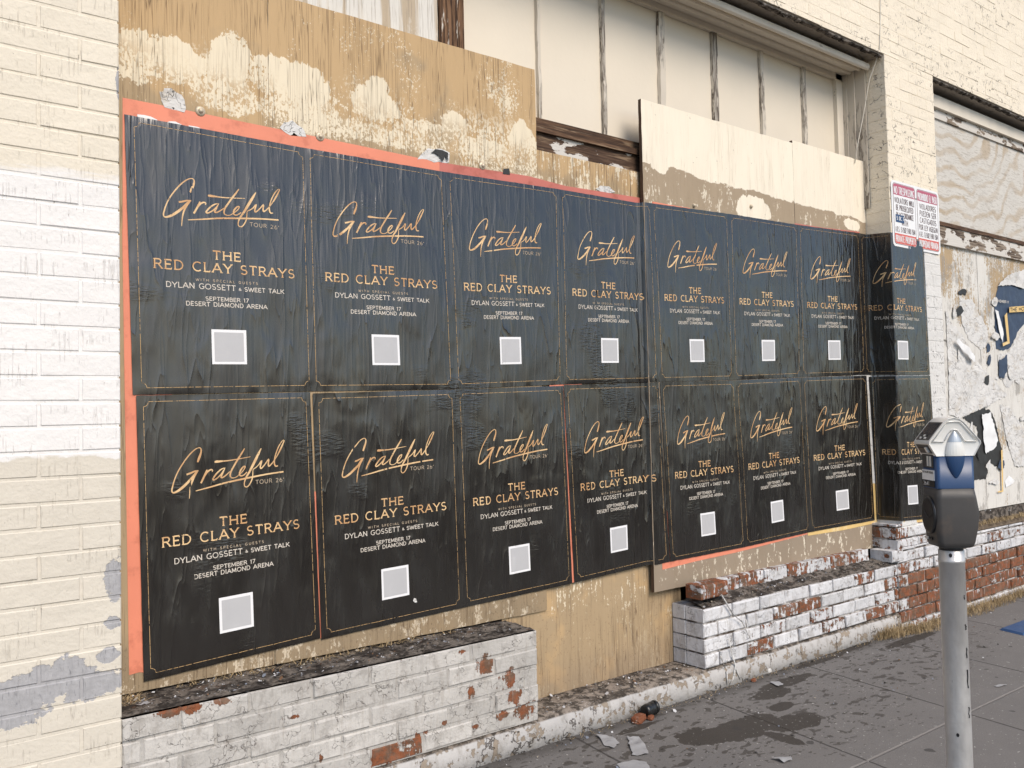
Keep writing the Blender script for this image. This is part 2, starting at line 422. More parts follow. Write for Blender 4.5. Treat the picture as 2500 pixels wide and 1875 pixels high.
def mat_cream_board():
    n = N('cream_board_paint')
    tone = n.noise((3, 3, 2), 4)
    c = n.tint(alb(254, 243, 222, .86), tone, .94, 1.03)
    sp = n.noise((80, 50, 60), 4, .7)
    # rolled-on brown band: upper edge steps down along the boards
    e = n.lerp(n.x, 3.15, 5.3, 2.625, 2.575)
    bumps = n.blobs([(4.05, 2.50, .22, .10), (3.28, 2.66, .10, .10), (5.05, 2.53, .12, .05)])
    edge = n.sub(n.add(n.sub(e, n.z), n.mul(n.sub(n.noise((5, 2, 8), 4, .65), .5), .10)), 0.)
    br = n.step(edge, 0., .006)
    br = n.mul(br, n.inv(n.step(n.add(bumps, n.mul(n.sub(n.noise((18, 8, 10), 4), .5), .8)), .25, .3)))
    low = n.inv(n.step(n.z, 2.3, 2.35))
    br = n.mx(br, low)
    scr = n.step(n.add(n.noise((22, 8, 9), 5, .7, loc=(2, 3, 1)), n.mul(n.sub(sp, .5), .5)), .60, .63)
    bc = n.tint(alb(182, 163, 138), tone, .86, 1.08)
    bc = n.mix(n.mul(low, .6), bc, n.tint(alb(158, 144, 128), tone, .85, 1.1))
    bc = n.mix(scr, bc, n.tint(alb(244, 232, 210), tone, .9, 1.02))
    c = n.mix(br, c, bc)
    cr = ply_cracks(n, 60., .012, (4, 0, 2))
    c = n.mix(n.mul(cr, .40), c, lin(150, 128, 96))
    spk = n.step(n.noise(45, 3, .7, loc=(8, 2, 2)), .70, .735)
    c = n.mix(n.mul(spk, .6), c, lin(110, 96, 82))
    h = n.add(n.mul(cr, -.8), n.mul(n.noise((90, 30, 14), 4), .6))
    return n.done(c, .7, n.bump(h, .45, .003), .3)
def mat_weathered(name, white, scale=1., wavy=True):
    n = N(name)
    if wavy:
        dx = n.mul(n.sub(n.x, 6.32), .62); dz = n.sub(n.z, 3.52)
        r = n.math('SQRT', n.add(n.mul(dx, dx), n.mul(dz, dz)))
        r = n.add(r, n.add(n.mul(n.sub(n.noise(2.1, 2, .5), .5), .42), n.mul(n.sub(n.noise(7, 3, .5), .5), .05)))
        g = n.step(n.math('SINE', n.mul(r, 58.)), .10, 1.)
        g = n.mul(g, n.lerp(n.noise(3.3, 2, loc=(3, 3, 3)), .3, .7, .25, 1.))
        fine = n.noise((14, 20, 110), 4, .6, 1.2)
    else:
        v = n.noise((26*scale, 4, 1.1), 3, .5)
        g = n.step(v, .50, .62)
        fine = n.noise((140, 20, 6), 4, .6)
    c = n.tint(white, n.noise((5, 5, 3), 4), .86, 1.05)
    c = n.mix(n.mul(g, .80), c, lin(172, 152, 124))
    c = n.mix(n.mul(n.step(fine, .50, .66), .50), c, lin(140, 130, 118))
    wh = n.step(n.noise((9, 6, 5), 5, .7, loc=(2, 2, 9)), .58, .66)
    c = n.mix(n.mul(wh, .45), c, white)
    h = n.add(n.mul(fine, -1.), n.mul(n.noise(60, 4), .6))
    return n.done(c, .8, n.bump(h, .5, .003), .25)
def mat_window_paint(name, col, wear, along='z'):
    """old window paint; wear = how much of the grey wood shows"""
    n = N(name)
    tone = n.noise(3.2, 4)
    c = n.tint(col, tone, .93, 1.04)
    sc = (70, 60, 7) if along == 'z' else (7, 60, 70)
    fib = n.noise(sc, 4, .65)
    wd = n.mix(n.step(fib, .42, .62), lin(98, 88, 78), lin(176, 168, 156))
    big = n.noise((9, 9, 3) if along == 'z' else (3, 9, 9), 4, .65, loc=(4, 1, 3))
    m = n.step(n.add(n.add(big, n.mul(n.sub(fib, .5), .7)), wear), .62, .66)
    c = n.mix(m, c, wd)
    sp = n.step(n.noise(26, 4, .75, loc=(1, 5, 8)), .70, .74)
    c = n.mix(n.mul(sp, .4), c, lin(150, 140, 126))
    h = n.add(n.mul(m, -1.2), n.add(n.mul(n.mul(fib, m), 1.), n.mul(n.noise(40, 4), .4)))
    return n.done(c, .6, n.bump(h, .5, .003), .35)
def mat_brown_wood(name, base=(104, 78, 58), paint=.0):
    n = N(name)
    fib = n.noise((4, 50, 90), 4, .65)
    c = n.mix(n.step(fib, .35, .68), lin(58, 42, 32), lin(*base))
    c = n.mix(n.mul(n.step(n.noise((6, 40, 60), 4, loc=(3, 3, 3)), .55, .7), .6), c, lin(150, 128, 104))
    if paint:
        m = n.step(n.add(n.noise((5, 20, 13), 4, .6, loc=(0, 2, 0)), paint), .60, .63)
        c = n.mix(m, c, alb(225, 220, 212))
    return n.done(c, .75, n.bump(fib, .6, .004), .25)
def mat_brown_post():
    n = N('weathered_post_wood')
    fib = n.noise((90, 50, 5), 4, .65)
    c = n.mix(n.step(fib, .36, .66), lin(56, 40, 30), lin(128, 98, 74))
    c = n.mix(n.step(n.noise((26, 10, 4), 4, .6, loc=(3, 1, 0)), .60, .64), c, alb(228, 220, 208))
    return n.done(c, .8, n.bump(fib, .7, .004), .2)
def mat_poster():
    n = N('black_poster_paper')
    # paste ripples pulled down the sheet, brush strokes, dried drips: relief only, plus a little paper tone
    r1 = n.noise((30, 20, 2.6), 2, .45, .5)
    r2 = n.noise((85, 40, 6), 2, .5)
    r3 = n.noise((13, 10, 4), 2, .5, loc=(7, 0, 3))
    m1 = n.step(n.noise((2.2, 1, 1.6), 3, loc=(5, 0, 8)), .42, .60)
    m2 = n.step(n.noise((3., 1, 2.2), 3, loc=(1, 0, 2)), .54, .62)
    m3 = n.step(n.noise((2.4, 1, 1.4), 2, loc=(3, 0, 6)), .40, .60)
    br = n.noise((30, 26, 130), 2, .5, rot=(0, .6, 0))
    rid = lambda v, p: n.math('POWER', n.math('SUBTRACT', 1., n.math('ABSOLUTE', n.sub(n.mul(v, 2.), 1.)), clamp=True), p)
    cz1 = rid(n.noise((12, 9, 1.5), 2, .5, .25, loc=(2, 0, 9)), 16.); cz2 = rid(n.noise((24, 12, 3.2), 2, .5, .3, loc=(8, 0, 1)), 14.)
    h = n.add(n.mul(n.mul(r1, m1), 1.0), n.add(n.mul(n.mul(r2, m2), .35), n.mul(n.mul(r3, m3), .9)))
    h = n.add(h, n.add(n.mul(n.mul(cz1, n.lerp(n.x, 1.2, 4.0, .62, 1.)), .50), n.mul(n.mul(cz2, n.inv(m2)), n.lerp(n.x, 1.2, 4.0, .16, .28))))
    mb = n.mul(n.step(n.noise((2.6, 1, 3.1), 2, loc=(9, 0, 4)), .60, .66), .28)
    h = n.add(h, n.mul(br, mb))
    drip = n.mul(n.step(n.noise((60, 20, 3.4), 2, .5, loc=(2, 0, 6)), .70, .74), n.step(n.noise((4, 1, 5), 2, loc=(4, 4, 4)), .50, .58))
    h = n.add(h, n.mul(drip, .4))
    c = n.mix(n.noise((4, 2, 3), 3), (.0080, .0064, .0052, 1), (.0145, .0118, .0095, 1))
    c = n.mix(n.mul(drip, .8), c, (.005, .005, .005, 1))
    scuff = n.step(n.noise((60, 30, 50), 4, .75, loc=(3, 3, 3)), .72, .78)
    c = n.mix(n.mul(scuff, .25), c, (.12, .10, .08, 1))
    rg = n.add(n.lerp(n.noise((9, 5, 3), 4), .3, .7, .17, .33), n.mul(drip, -.08))
    n.p.inputs['IOR'].default_value = 1.53
    return n.done(c, rg, n.bump(h, .56, .009), 1.0)
def mat_print(name, col, worn, col2=None):
    n = N(name)
    if col2: col = n.mix(n.step(n.noise((9, 4, 14), 3, .6), .38, .62), col, col2)
    c = n.tint(col, n.noise((40, 20, 40), 3), .8, 1.12)
    sp = n.step(n.noise((110, 60, 110), 3, .7), worn, worn+.05)
    c = n.mix(n.mul(sp, .8), c, (.05, .045, .04, 1))
    h = n.mul(n.noise((42, 20, 3.2), 4, .55, .4), 1.2)
    return n.done(c, .5, n.bump(h, .4, .004), .4)
def mat_plain(name, col, rough=.6, var=.08, spec=.35, metal=0., bs=.2, sc=40., dirt=None):
    n = N(name)
    c = n.tint(col, n.noise(sc*.35, 4), 1-var, 1+var)
    if dirt: c = n.mix(n.mul(n.step(n.noise(sc*.5, 4, .7, loc=(2, 1, 4)), .52, .7), dirt[1]), c, dirt[0])
    return n.done(c, n.lerp(n.noise(sc*.6, 3), .3, .7, rough-.06, rough+.06), n.bump(n.noise(sc, 4), bs, .002), spec, metal)
def mat_sidewalk():
    n = N('sidewalk_concrete')
    g = n.noise(5, 5, .6); fine = n.noise(170, 3, .7); mid = n.noise(42, 4, .7)
    c = n.tint((.166, .157, .150, 1), g, .84, 1.14)
    c = n.tint(c, fine, .62, 1.38)
    c = n.mix(n.mul(n.step(mid, .58, .74), .35), c, (.085, .078, .072, 1))
    # tooled joints
    xs = n.sub(n.x, n.mul(n.y, .13))
    def near(v, at, per):
        q = n.math('ABSOLUTE', n.sub(n.math('FRACT', n.add(n.mul(n.sub(v, at), 1/per), 100.5)), .5))
        return n.mul(q, per)
    wob = n.mul(n.sub(n.noise(14, 3), .5), .008)
    jx = near(n.add(xs, wob), 3.264, .8115); jy = near(n.add(n.y, wob), -.948, 1.15)
    jd = n.inv(n.step(jx, .003, .007))
    jl = n.inv(n.step(jy, .003, .008))
    c = n.mix(n.mul(jd, .75), c, (.04, .036, .033, 1))
    c = n.mix(n.mul(jl, .45), c, (.30, .28, .26, 1))
    # spilled, dried liquid with splashes round it
    b = [(2.86, -.36, .16, .10), (3.05, -.42, .30, .115), (3.30, -.52, .20, .10), (3.42, -.36, .10, .05), (3.10, -.60, .05, .12), (3.75, -.16, .25, .06), (3.55, -.22, .16, .07),
         (4.55, -.02, .3, .05), (4.95, -.16, .35, .05), (2.72, -.12, .14, .03), (4.2, -.06, .3, .03)]
    f = n.add(n.blobs(b, 'xy'), n.mul(n.sub(n.noise((13, 16, 8), 5, .65), .5), .9))
    pool = n.step(f, .16, .22)
    reg = n.blobs([(3.3, -.35, 1.1, .50), (4.2, -.30, 1.4, .40), (2.5, -.3, .7, .4)], 'xy')
    v = n.noise((13, 21, 10), 1.5, .45, .3, loc=(3, 1, 2))
    spl = n.mul(n.step(v, .595, .625), n.step(n.add(reg, n.mul(n.sub(n.noise(4, 2, loc=(7, 7, 2)), .5), .9)), .10, .2))
    v2 = n.noise((30, 46, 10), 1, .4, .3, loc=(1, 6, 2))
    spl2 = n.mul(n.step(v2, .64, .67), n.step(n.add(reg, n.noise(3, 2)), .45, .6))
    st = n.mx(n.mx(pool, spl), spl2)
    c = n.mix(n.mul(n.mx(pool, n.mul(n.mx(spl, spl2), .78)), .80), c, (.030, .024, .018, 1))
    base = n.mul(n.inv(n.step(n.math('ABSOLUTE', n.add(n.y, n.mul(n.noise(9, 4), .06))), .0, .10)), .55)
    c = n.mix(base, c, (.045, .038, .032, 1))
    ws = n.mul(n.step(n.noise(52, 2, .6, loc=(4, 9, 3)), .66, .69), n.step(n.noise(3.1, 2, loc=(2, 2, 2)), .38, .52))
    ws2 = n.step(n.noise(17, 3, .6, loc=(9, 9, 3)), .735, .755)
    c = n.mix(n.mul(n.mx(ws, ws2), .7), c, (.42, .41, .39, 1))
    gum = n.step(n.noise(11, 2, .4, loc=(9, 2, 3)), .73, .75)
    c = n.mix(n.mul(gum, .7), c, (.045, .042, .04, 1))
    rough = n.lerp(st, 0, 1, .86, .66)
    h = n.add(n.mul(fine, .8), n.add(n.mul(mid, .8), n.mul(n.mx(jd, jl), -2.5)))
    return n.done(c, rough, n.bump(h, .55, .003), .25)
def mat_footing():
    n = N('whitewashed_concrete')
    a = n.noise((13, 10, 17), 5, .65)
    pk = n.step(n.add(a, n.mul(n.sub(n.noise((60, 30, 30), 3), .5), .35)), .54, .58)
    w = n.tint(alb(212, 209, 206), n.noise(7, 4), .70, 1.06)
    w = n.mix(n.mul(n.step(n.noise((20, 12, 9), 5, .7, loc=(3, 1, 1)), .50, .66), .5), w, lin(140, 134, 126))
    g = n.tint(lin(150, 138, 124), n.noise(20, 4), .75, 1.15)
    c = n.mix(pk, w, g)
    cr = n.mul(n.inv(n.step(n.voro((3.2, 4, 2.2), 'DISTANCE_TO_EDGE', loc=(.4, 0, .3), wob=.10), .004, .014)), n.step(n.noise(6, 2), .42, .5))
    c = n.mix(n.mul(cr, .8), c, lin(70, 62, 55))
    spn = n.t.nodes.new('ShaderNodeSeparateXYZ'); n.t.links.new(n.nrm, spn.inputs[0])
    upf = n.step(spn.outputs[2], .55, .8)
    tc = n.mix(n.step(n.noise((22, 22, 22), 5, .7), .42, .6), lin(72, 66, 60), lin(142, 132, 122))
    tc = n.mix(n.step(n.noise(70, 3, .7), .66, .7), tc, lin(205, 205, 205))
    c = n.mix(upf, c, tc)
    h = n.add(n.mul(pk, -1.), n.add(n.mul(n.noise(45, 5, .7), 1.3), n.mul(cr, -2.)))
    return n.done(c, .88, n.bump(h, .7, .005), .2)
def mat_ledge():
    n = N('dirty_ledge_mortar')
    a = n.noise((18, 24, 20), 5, .7)
    c = n.mix(n.step(a, .40, .62), lin(52, 47, 43), lin(122, 114, 106))
    c = n.mix(n.step(n.noise((26, 40, 26), 4, .7, loc=(3, 3, 1)), .60, .64), c, lin(44, 38, 34))
    c = n.mix(n.mul(n.step(n.noise((22, 30, 22), 4, .7, loc=(1, 8, 1)), .64, .68), .9), c, lin(196, 198, 204))
    c = n.mix(n.mul(n.step(n.noise((12, 20, 12), 3, .6, loc=(5, 8, 1)), .64, .70), .7), c, lin(84, 60, 44))
    return n.done(c, .88, n.bump(n.noise(42, 6, .75), 1., .008), .25)
def mat_galv():
    n = N('galvanized_pole')
    a = n.noise((30, 30, 12), 4, .6); b = n.noise(110, 3, .6)
    c = n.tint((.62, .61, .60, 1), a, .66, 1.15)
    sc = n.step(n.noise((60, 60, 10), 3, .7, loc=(2, 1, 0)), .68, .73)
    c = n.mix(n.mul(sc, .5), c, (.10, .10, .10, 1))
    return n.done(c, n.lerp(a, .3, .7, .34, .5), n.bump(n.add(b, n.mul(n.noise(16, 3), 2.)), .4, .0016), .5, .55)
def mat_debris():
    n = N('debris_chips')
    a = n.attr()
    cr = n.t.nodes.new('ShaderNodeValToRGB'); n.t.links.new(a, cr.inputs[0]); cr.color_ramp.interpolation = 'CONSTANT'
    el = cr.color_ramp.elements
    el[0].color = (.04, .036, .033, 1); el[1].position = .35; el[1].color = (.12, .11, .10, 1)
    for p, q in ((.52, (.55, .55, .56, 1)), (.68, (.20, .22, .26, 1)), (.8, (.16, .09, .05, 1)), (.9, (.35, .31, .25, 1))):
        e = el.new(p); e.color = q
    return n.done(cr.outputs[0], .8, None, .25)

M = {}
M['pier'] = mat_pier_left(); M['flake'] = mat_flaking()
M['w1'] = mat_low_brick('peeling_white_brick', 1., .6, (216, 212, 206), [(*U(px, py, 0), a, b) for px, py, a, b in ((1188, 1622, .04, .03), (1245, 1652, .028, .04), (1280, 1735, .05, .03), (1225, 1748, .03, .018), (1150, 1690, .016, .03), (1085, 1765, .014, .014), (1020, 1800, .012, .03), (938, 1852, .07, .028), (420, 1738, .05, .016), (470, 1728, .03, .016), (545, 1708, .03, .018), (985, 1598, .012, .025), (1255, 1700, .03, .025), (1040, 1790, .012, .012), (715, 1750, .03, .008), (1130, 1590, .02, .012), (785, 1850, .014, .014), (1160, 1775, .02, .01))]); M['w2'] = mat_low_brick('peeling_red_brick', 6.3, .45, (238, 238, 240))
M['mort_cream'] = mat_mortar('painted_mortar', alb(232, 222, 204), alb(205, 192, 170))
M['mort_white'] = mat_mortar('whitewashed_mortar', alb(214, 212, 210), lin(140, 132, 124))
M['mort_dark'] = mat_mortar('raked_mortar', lin(74, 62, 52), lin(190, 186, 182))
M['tan_up'] = mat_tan_board('tan_board_paint', 'upper'); M['tan_in'] = mat_tan_board('tan_infill_paint', 'infill')
M['cream_b'] = mat_cream_board()
M['weath'] = mat_weathered('whitewashed_plywood', alb(240, 236, 228), 1., False)
M['weath2'] = mat_weathered('sunbleached_plywood', alb(226, 222, 214), 1.)
M['pane'] = mat_window_paint('painted_over_pane', alb(240, 229, 210, .83), -.26)
M['mull'] = mat_window_paint('peeling_mullion', alb(226, 216, 200), .13)
M['mold'] = mat_window_paint('moulding_paint', alb(242, 232, 215, .86), -.10, 'x')
M['jambp'] = mat_window_paint('jamb_paint', alb(228, 218, 202), .10)
M['wood_x'] = mat_brown_wood('bare_sill_wood'); M['wood_p'] = mat_brown_wood('peeling_sill_wood', (98, 76, 60), .06)
M['rail_p'] = mat_brown_wood('peeling_rail_wood', (158, 144, 128), .14)
M['post'] = mat_brown_post()
M['edge'] = mat_plain('plywood_edge', lin(92, 74, 60), .8, .25, .2, 0, .6, 120)
M['edgec'] = mat_plain('painted_board_edge', alb(240, 228, 204), .7, .1, .3, 0, .4, 90)
M['soffit'] = mat_plain('soffit_paint', alb(176, 166, 154), .8, .12, .2, 0, .4, 30, (lin(90, 82, 74), .5))
M['dark'] = mat_plain('dark_backing', (.03, .028, .026, 1), .9, .2, .1)
M['poster'] = mat_poster()
M['gold'] = mat_print('gold_print', (.80, .56, .30, 1), .62, (.60, .345, .16, 1))
M['goldline'] = mat_print('gold_rule_print', (.66, .43, .20, 1), .53)
M['ivory'] = mat_print('ivory_print', (.68, .62, .54, 1), .70)
M['dim'] = mat_print('faint_print', (.50, .40, .29, 1), .62)
M['white_sq'] = mat_plain('white_square_print', (.80, .80, .81, 1), .5, .03, .4)
M['grey_sq'] = mat_plain('grey_square_print', (.47, .47, .48, 1), .5, .06, .4)
M['orange'] = mat_plain('orange_poster_paper', (.74, .25, .155, 1), .55, .10, .4, 0, .4, 24, (lin(160, 84, 64), .35))
M['wine'] = mat_plain('faded_red_poster_paper', (.52, .16, .125, 1), .55, .14, .4, 0, .4, 24, (lin(140, 70, 50), .4))
M['yellow'] = mat_plain('yellow_poster_paper', (.72, .50, .20, 1), .55, .12, .4, 0, .4, 24, (lin(236, 222, 186), .5))
M['paper'] = mat_torn()
M['navy'] = mat_plain('navy_poster_paper', (.035, .055, .10, 1), .5, .3, .4, 0, .5, 20)
M['blackp'] = mat_plain('black_torn_paper', (.03, .029, .028, 1), .5, .3, .4, 0, .5, 20)
M['signw'] = mat_plain('sign_white', (.80, .80, .80, 1), .45, .03, .45)
M['signr'] = mat_plain('sign_red', (.46, .105, .16, 1), .45, .08, .4)
M['signr2'] = mat_plain('sign_orange_red', (.62, .13, .10, 1), .45, .08, .4)
M['ink'] = mat_plain('brown_ink', (.10, .055, .05, 1), .5, .1, .3)
M['blue_lab'] = mat_plain('blue_tape', (.03, .07, .16, 1), .4, .1, .4)
M['walk'] = mat_sidewalk(); M['foot'] = mat_footing(); M['ledge'] = mat_ledge(); M['galv'] = mat_galv(); M['debris'] = mat_debris()
M['asph'] = mat_plain('asphalt', (.032, .031, .030, 1), .85, .2, .2, 0, .8, 60)
M['m_sil'] = mat_plain('silver_casting', (.74, .73, .70, 1), .36, .05, .5, .2, .15, 60)
M['m_tip'] = mat_plain('silver_badge', (.42, .46, .50, 1), .36, .05, .5, .5, .1, 60)
M['m_blue'] = mat_plain('blue_casting', (.018, .055, .145, 1), .40, .10, .5, 0, .1, 40)
M['m_grey'] = mat_plain('dark_grey_casting', (.060, .057, .056, 1), .50, .14, .4, 0, .25, 30, ((.12, .09, .07, 1), .35))
M['m_blk'] = mat_plain('black_plastic', (.016, .016, .018, 1), .35, .1, .5)
M['m_scr'] = mat_plain('dark_screen', (.012, .013, .016, 1), .15, .05, .6)
M['straw'] = mat_plain('dry_grass_straw', (.40, .30, .17, 1), .8, .3, .2)
M['soil'] = mat_plain('dry_soil', (.14, .11, .08, 1), .95, .3, .1, 0, 1., 60)
M['redbr'] = mat_plain('loose_red_brick', lin(122, 76, 54), .85, .25, .2, 0, .8, 60, (lin(190, 178, 166), .45))
M['bolt'] = mat_plain('painted_bolt', alb(214, 200, 176), .45, .15, .5, .2)
M['bluepaint'] = mat_plain('blue_cover_paint', (.02, .065, .17, 1), .5, .2, .4, 0, .5, 50)
M['can'] = mat_plain('black_can_plastic', (.012, .012, .012, 1), .3, .1, .5)
M['wire'] = mat_plain('white_wire', (.7, .66, .58, 1), .5, .05, .3)

# ------------------------------------------------------------------ ground
def struct(o): o['kind'] = 'structure'; return o
KERB_Y = -2.55
b = MB(); b.grid(lambda u, v: (-9+u*40, KERB_Y+.15+v*(-KERB_Y-.15+.30), 0), 8, 3)
struct(b.build('sidewalk', M['walk']))
b = MB(); b.box(-9, 31, KERB_Y, KERB_Y+.15, -.16, -.002)
bevel(struct(b.build('street_kerb', M['mort_white'])), .015)
b = MB(); b.quad((-300, -300, -.15), (300, -300, -.15), (300, KERB_Y, -.15), (-300, KERB_Y, -.15))
struct(b.build('street', M['asph']))

# ------------------------------------------------------------------ building
CH = .07365; ZB = .475; BL = .222          # course height, a bed joint's height, stretcher pitch
ZL = 3.612                                  # lintel height
PX0, PX1, PX2 = .664, 5.213, 5.835          # left pier's edge, right pier's two edges
def courses(z0, z1):
    k0 = math.floor((z0-ZB)/CH+.001); out = []
    while ZB+k0*CH < z1-.01:
        out.append((k0, ZB+k0*CH, ZB+(k0+1)*CH)); k0 += 1
    return out
def brickwork(x0, x1, z0, z1, yd, seed, joint=.008, bv=.003, bare=None, phase=0., right_edge=True, jit=.0012, yj=.0012, skip=0.):
    """running bond between x0 and x1; returns bricks (MB) and nothing else"""
    rnd = random.Random(seed); mb = MB(); J = joint/2
    for k, za, zb in courses(z0, z1):
        ref = (x1 if right_edge else x0) + phase
        x = ref - (0 if k % 2 == 0 else BL/2)
        while x > x0: x -= BL
        while x < x1-.004:
            a, c = max(x, x0), min(x+BL, x1)
            x += BL
            if c-a < .02: continue
            la = a + (J if a > x0+.0005 else 0); lc = c - (J if c < x1-.0005 else 0)
            at = bare((a+c)/2, (za+zb)/2, rnd) if bare else .001+rnd.random()*.01
            if rnd.random() < skip: continue
            y = rnd.uniform(-yj, yj)
            mb.brick(la, lc, y, yd, max(za+J, z0), min(zb-J, z1), bv, rnd, at, jit)
    return mb

bld = thing('storefront_building', 'cream painted brick storefront building with two boarded up bays', 'building', (PX0, 0, 0))
def part(name, mb, mat, parent, label=None, smooth=False):
    o = mb.build(name, mat, parent, smooth)
    if parent.type == 'EMPTY': o.matrix_parent_inverse = Matrix.LocRotScale(parent.location, parent.rotation_euler, None).inverted()
    if label: o['label'] = label
    return o

pr = part('brick_pier', brickwork(-2.6, PX0, -.02, 4.6, .34, 3, .006, .0035, phase=0., yj=.0008), M['pier'], bld, 'left brick pier, cream with a broad white painted band')
b = MB(); b.box(-2.6, PX0-.004, .0028, .33, -.02, 4.6)
part('mortar', b, M['pier'], pr)
pr = part('brick_pier', brickwork(PX1, PX2, .56, ZL, .34, 5, .004, .0022, phase=.0, jit=.0016), M['flake'], bld, 'narrow brick pier between the two bays, cream paint flaking')
b = MB(); b.box(PX1+.002, PX2-.002, .0014, .33, .56, ZL)
part('mortar', b, M['flake'], pr)
wl = part('brick_wall', brickwork(PX0, 12.5, ZL, 5.9, .30, 8, .004, .0020, jit=.0016), M['flake'], bld, 'upper brick wall with cracked flaking cream paint')
b = MB(); b.box(PX0, 12.49, .0012, .29, ZL+.002, 5.89)
part('mortar', b, M['flake'], wl)
b = MB(); b.box(PX0+.002, PX1-.002, .012, .42, ZL-.012, ZL-.001); b.box(PX2+.002, 12.4, .012, .42, ZL-.012, ZL-.001)
part('lintel', b, M['soffit'], bld)
# ragged mortar under the first course of the wall
rr = random.Random(4)
for xa, xb in ((PX0+.02, PX1-.02), (PX2+.02, 8.6)):
    x = xa; b = MB()
    while x < xb:
        w = rr.uniform(.02, .07); d = rr.uniform(.004, .016)
        b.brick(x, min(x+w, xb), -.002+rr.uniform(0, .004), .03, ZL-.012-d, ZL-.0125, .003, rr, .2, .002); x += w*.93
    part('crumbling_mortar', b, M['ledge'], wl)
b = MB(); b.box(PX0-.3, 12.5, .46, .5, -.02, 6)  # added near-black backing behind everything, blocks light leaking through the bays
part('light_leak_backing', b, M['dark'], bld)

# the painted-over transom window of the near bay
WX0, WX1, WZ0, WZ1 = 2.155, 5.185, 2.745, 3.520
win = bpy.data.objects.new('window', None); COL.objects.link(win); win.parent = bld
win.matrix_parent_inverse = Matrix.Translation(bld.location).inverted()
win['label'] = 'long transom window with its panes painted over'
mx = [2.604, 3.029, 3.463, 3.904, 4.338, 4.768]
mw = [.012, .014, .026, .026, .018, .020]
xs = [WX0]+mx+[WX1]
for i in range(7):
    b = MB(); b.grid(lambda u, v, i=i: (xs[i]+u*(xs[i+1]-xs[i]), .305+.0015*nz(u*3+i*7, v*3), WZ0-.1+v*(WZ1-WZ0+.1)), 6, 8)
    b.build('pane', M['pane'], win)
for i, x in enumerate(mx):
    rr = random.Random(40+i); b = MB()
    w = mw[i]; rings = []
    for k in range(15):
        z = WZ0-.1+(WZ1-WZ0+.1)*k/14
        a, c = w*(1+rr.uniform(-.18, .12)), w*(1+rr.uniform(-.18, .12)); y = .286+rr.uniform(-.002, .003)
        rings.append([(x-a, .304, z), (x-a*.8, y, z), (x+c*.8, y, z), (x+c, .304, z)])
    b.loft(rings); b.build('mullion', M['mull'], win)
b = MB()
b.box(WX0, WX1+.001, .278, .304, WZ1, WZ1+.052)                       # top rail
b.box(PX1-.100, PX1-.032, .278, .330, 2.70, WZ1+.0525)                # right stile
bevel(b.build('sash', M['mold'], win), .005)
b = MB()                                                             # stepped head moulding
prof = [(.30, 3.556), (.238, 3.556), (.233, 3.546), (.222, 3.543), (.215, 3.549), (.214, 3.560), (.168, 3.560), (.163, 3.549), (.152, 3.546), (.146, 3.552), (.145, 3.563), (.116, 3.563), (.111, 3.537), (.098, 3.531), (.087, 3.538), (.082, 3.554), (.086, 3.570), (.100, 3.578), (.30, 3.578)]
for k in range(len(prof)-1):
    (ya, za), (yb, zb) = prof[k], prof[k+1]
    b.quad((1.9, ya, za), (1.9, yb, zb), (PX1-.030, yb, zb), (PX1-.030, ya, za))
b.quad(*[(1.9, y, z) for y, z in prof]); b.quad(*[(PX1-.030, y, z) for y, z in reversed(prof)])
b.build('head_moulding', M['mold'], win)
b = MB()
for x0, x1, y0 in ((PX1-.0315, PX1-.024, .25), (PX1-.0235, PX1-.013, .20), (PX1-.0125, PX1-.006, .13)):
    b.box(x0, x1, y0, .33, 2.65, 3.60)
bevel(b.build('jamb', M['jambp'], win), .003)
b = MB(); b.box(2.30, PX1-.105, .235, .33, 2.700, 2.748)
bevel(b.build('sill', M['wood_x'], win), .008)
b = MB(); b.box(2.30, PX1-.103, .205, .33, 2.672, 2.6995)
bevel(b.build('sill', M['wood_x'], win), .006)
b = MB(); b.box(2.30, PX1-.104, .222, .33, 2.585, 2.6715)
bevel(b.build('apron', M['wood_p'], win), .005)
pb = MB(); rr = random.Random(9); ring = []
for k in range(9):
    z = 2.6+1.0*k/8; ring.append([(2.010+rr.uniform(-.004, .004), .25, z), (2.013, .236, z), (2.112+rr.uniform(-.006, .004), .236, z), (2.118+rr.uniform(-.006, .004), .33, z)])
pb.loft(ring); part('post', pb, M['post'], bld, 'weathered brown timber post')
pb = MB(); pb.box(2.128, 2.153, .262, .33, 2.6, 3.6); part('post', pb, M['post'], bld)

# the far bay: frame members round its boards
b = MB(); b.box(PX2+.002, 12.3, .09, .30, 3.470, 3.556); bevel(part('head_rail', b, M['mold'], bld), .01)
b = MB(); b.box(PX2+.002, 12.3, .115, .30, 3.405, 3.4695); part('head_rail', b, M['rail_p'], bld)
b = MB(); b.box(PX2+.002, 12.3, .100, .30, 2.636, 2.664); bevel(part('sill_rail', b, M['wood_x'], bld), .004)
b = MB(); b.box(PX2+.002, 12.3, .108, .30, 2.510, 2.6355); bevel(part('sill_rail', b, M['rail_p'], bld), .004)

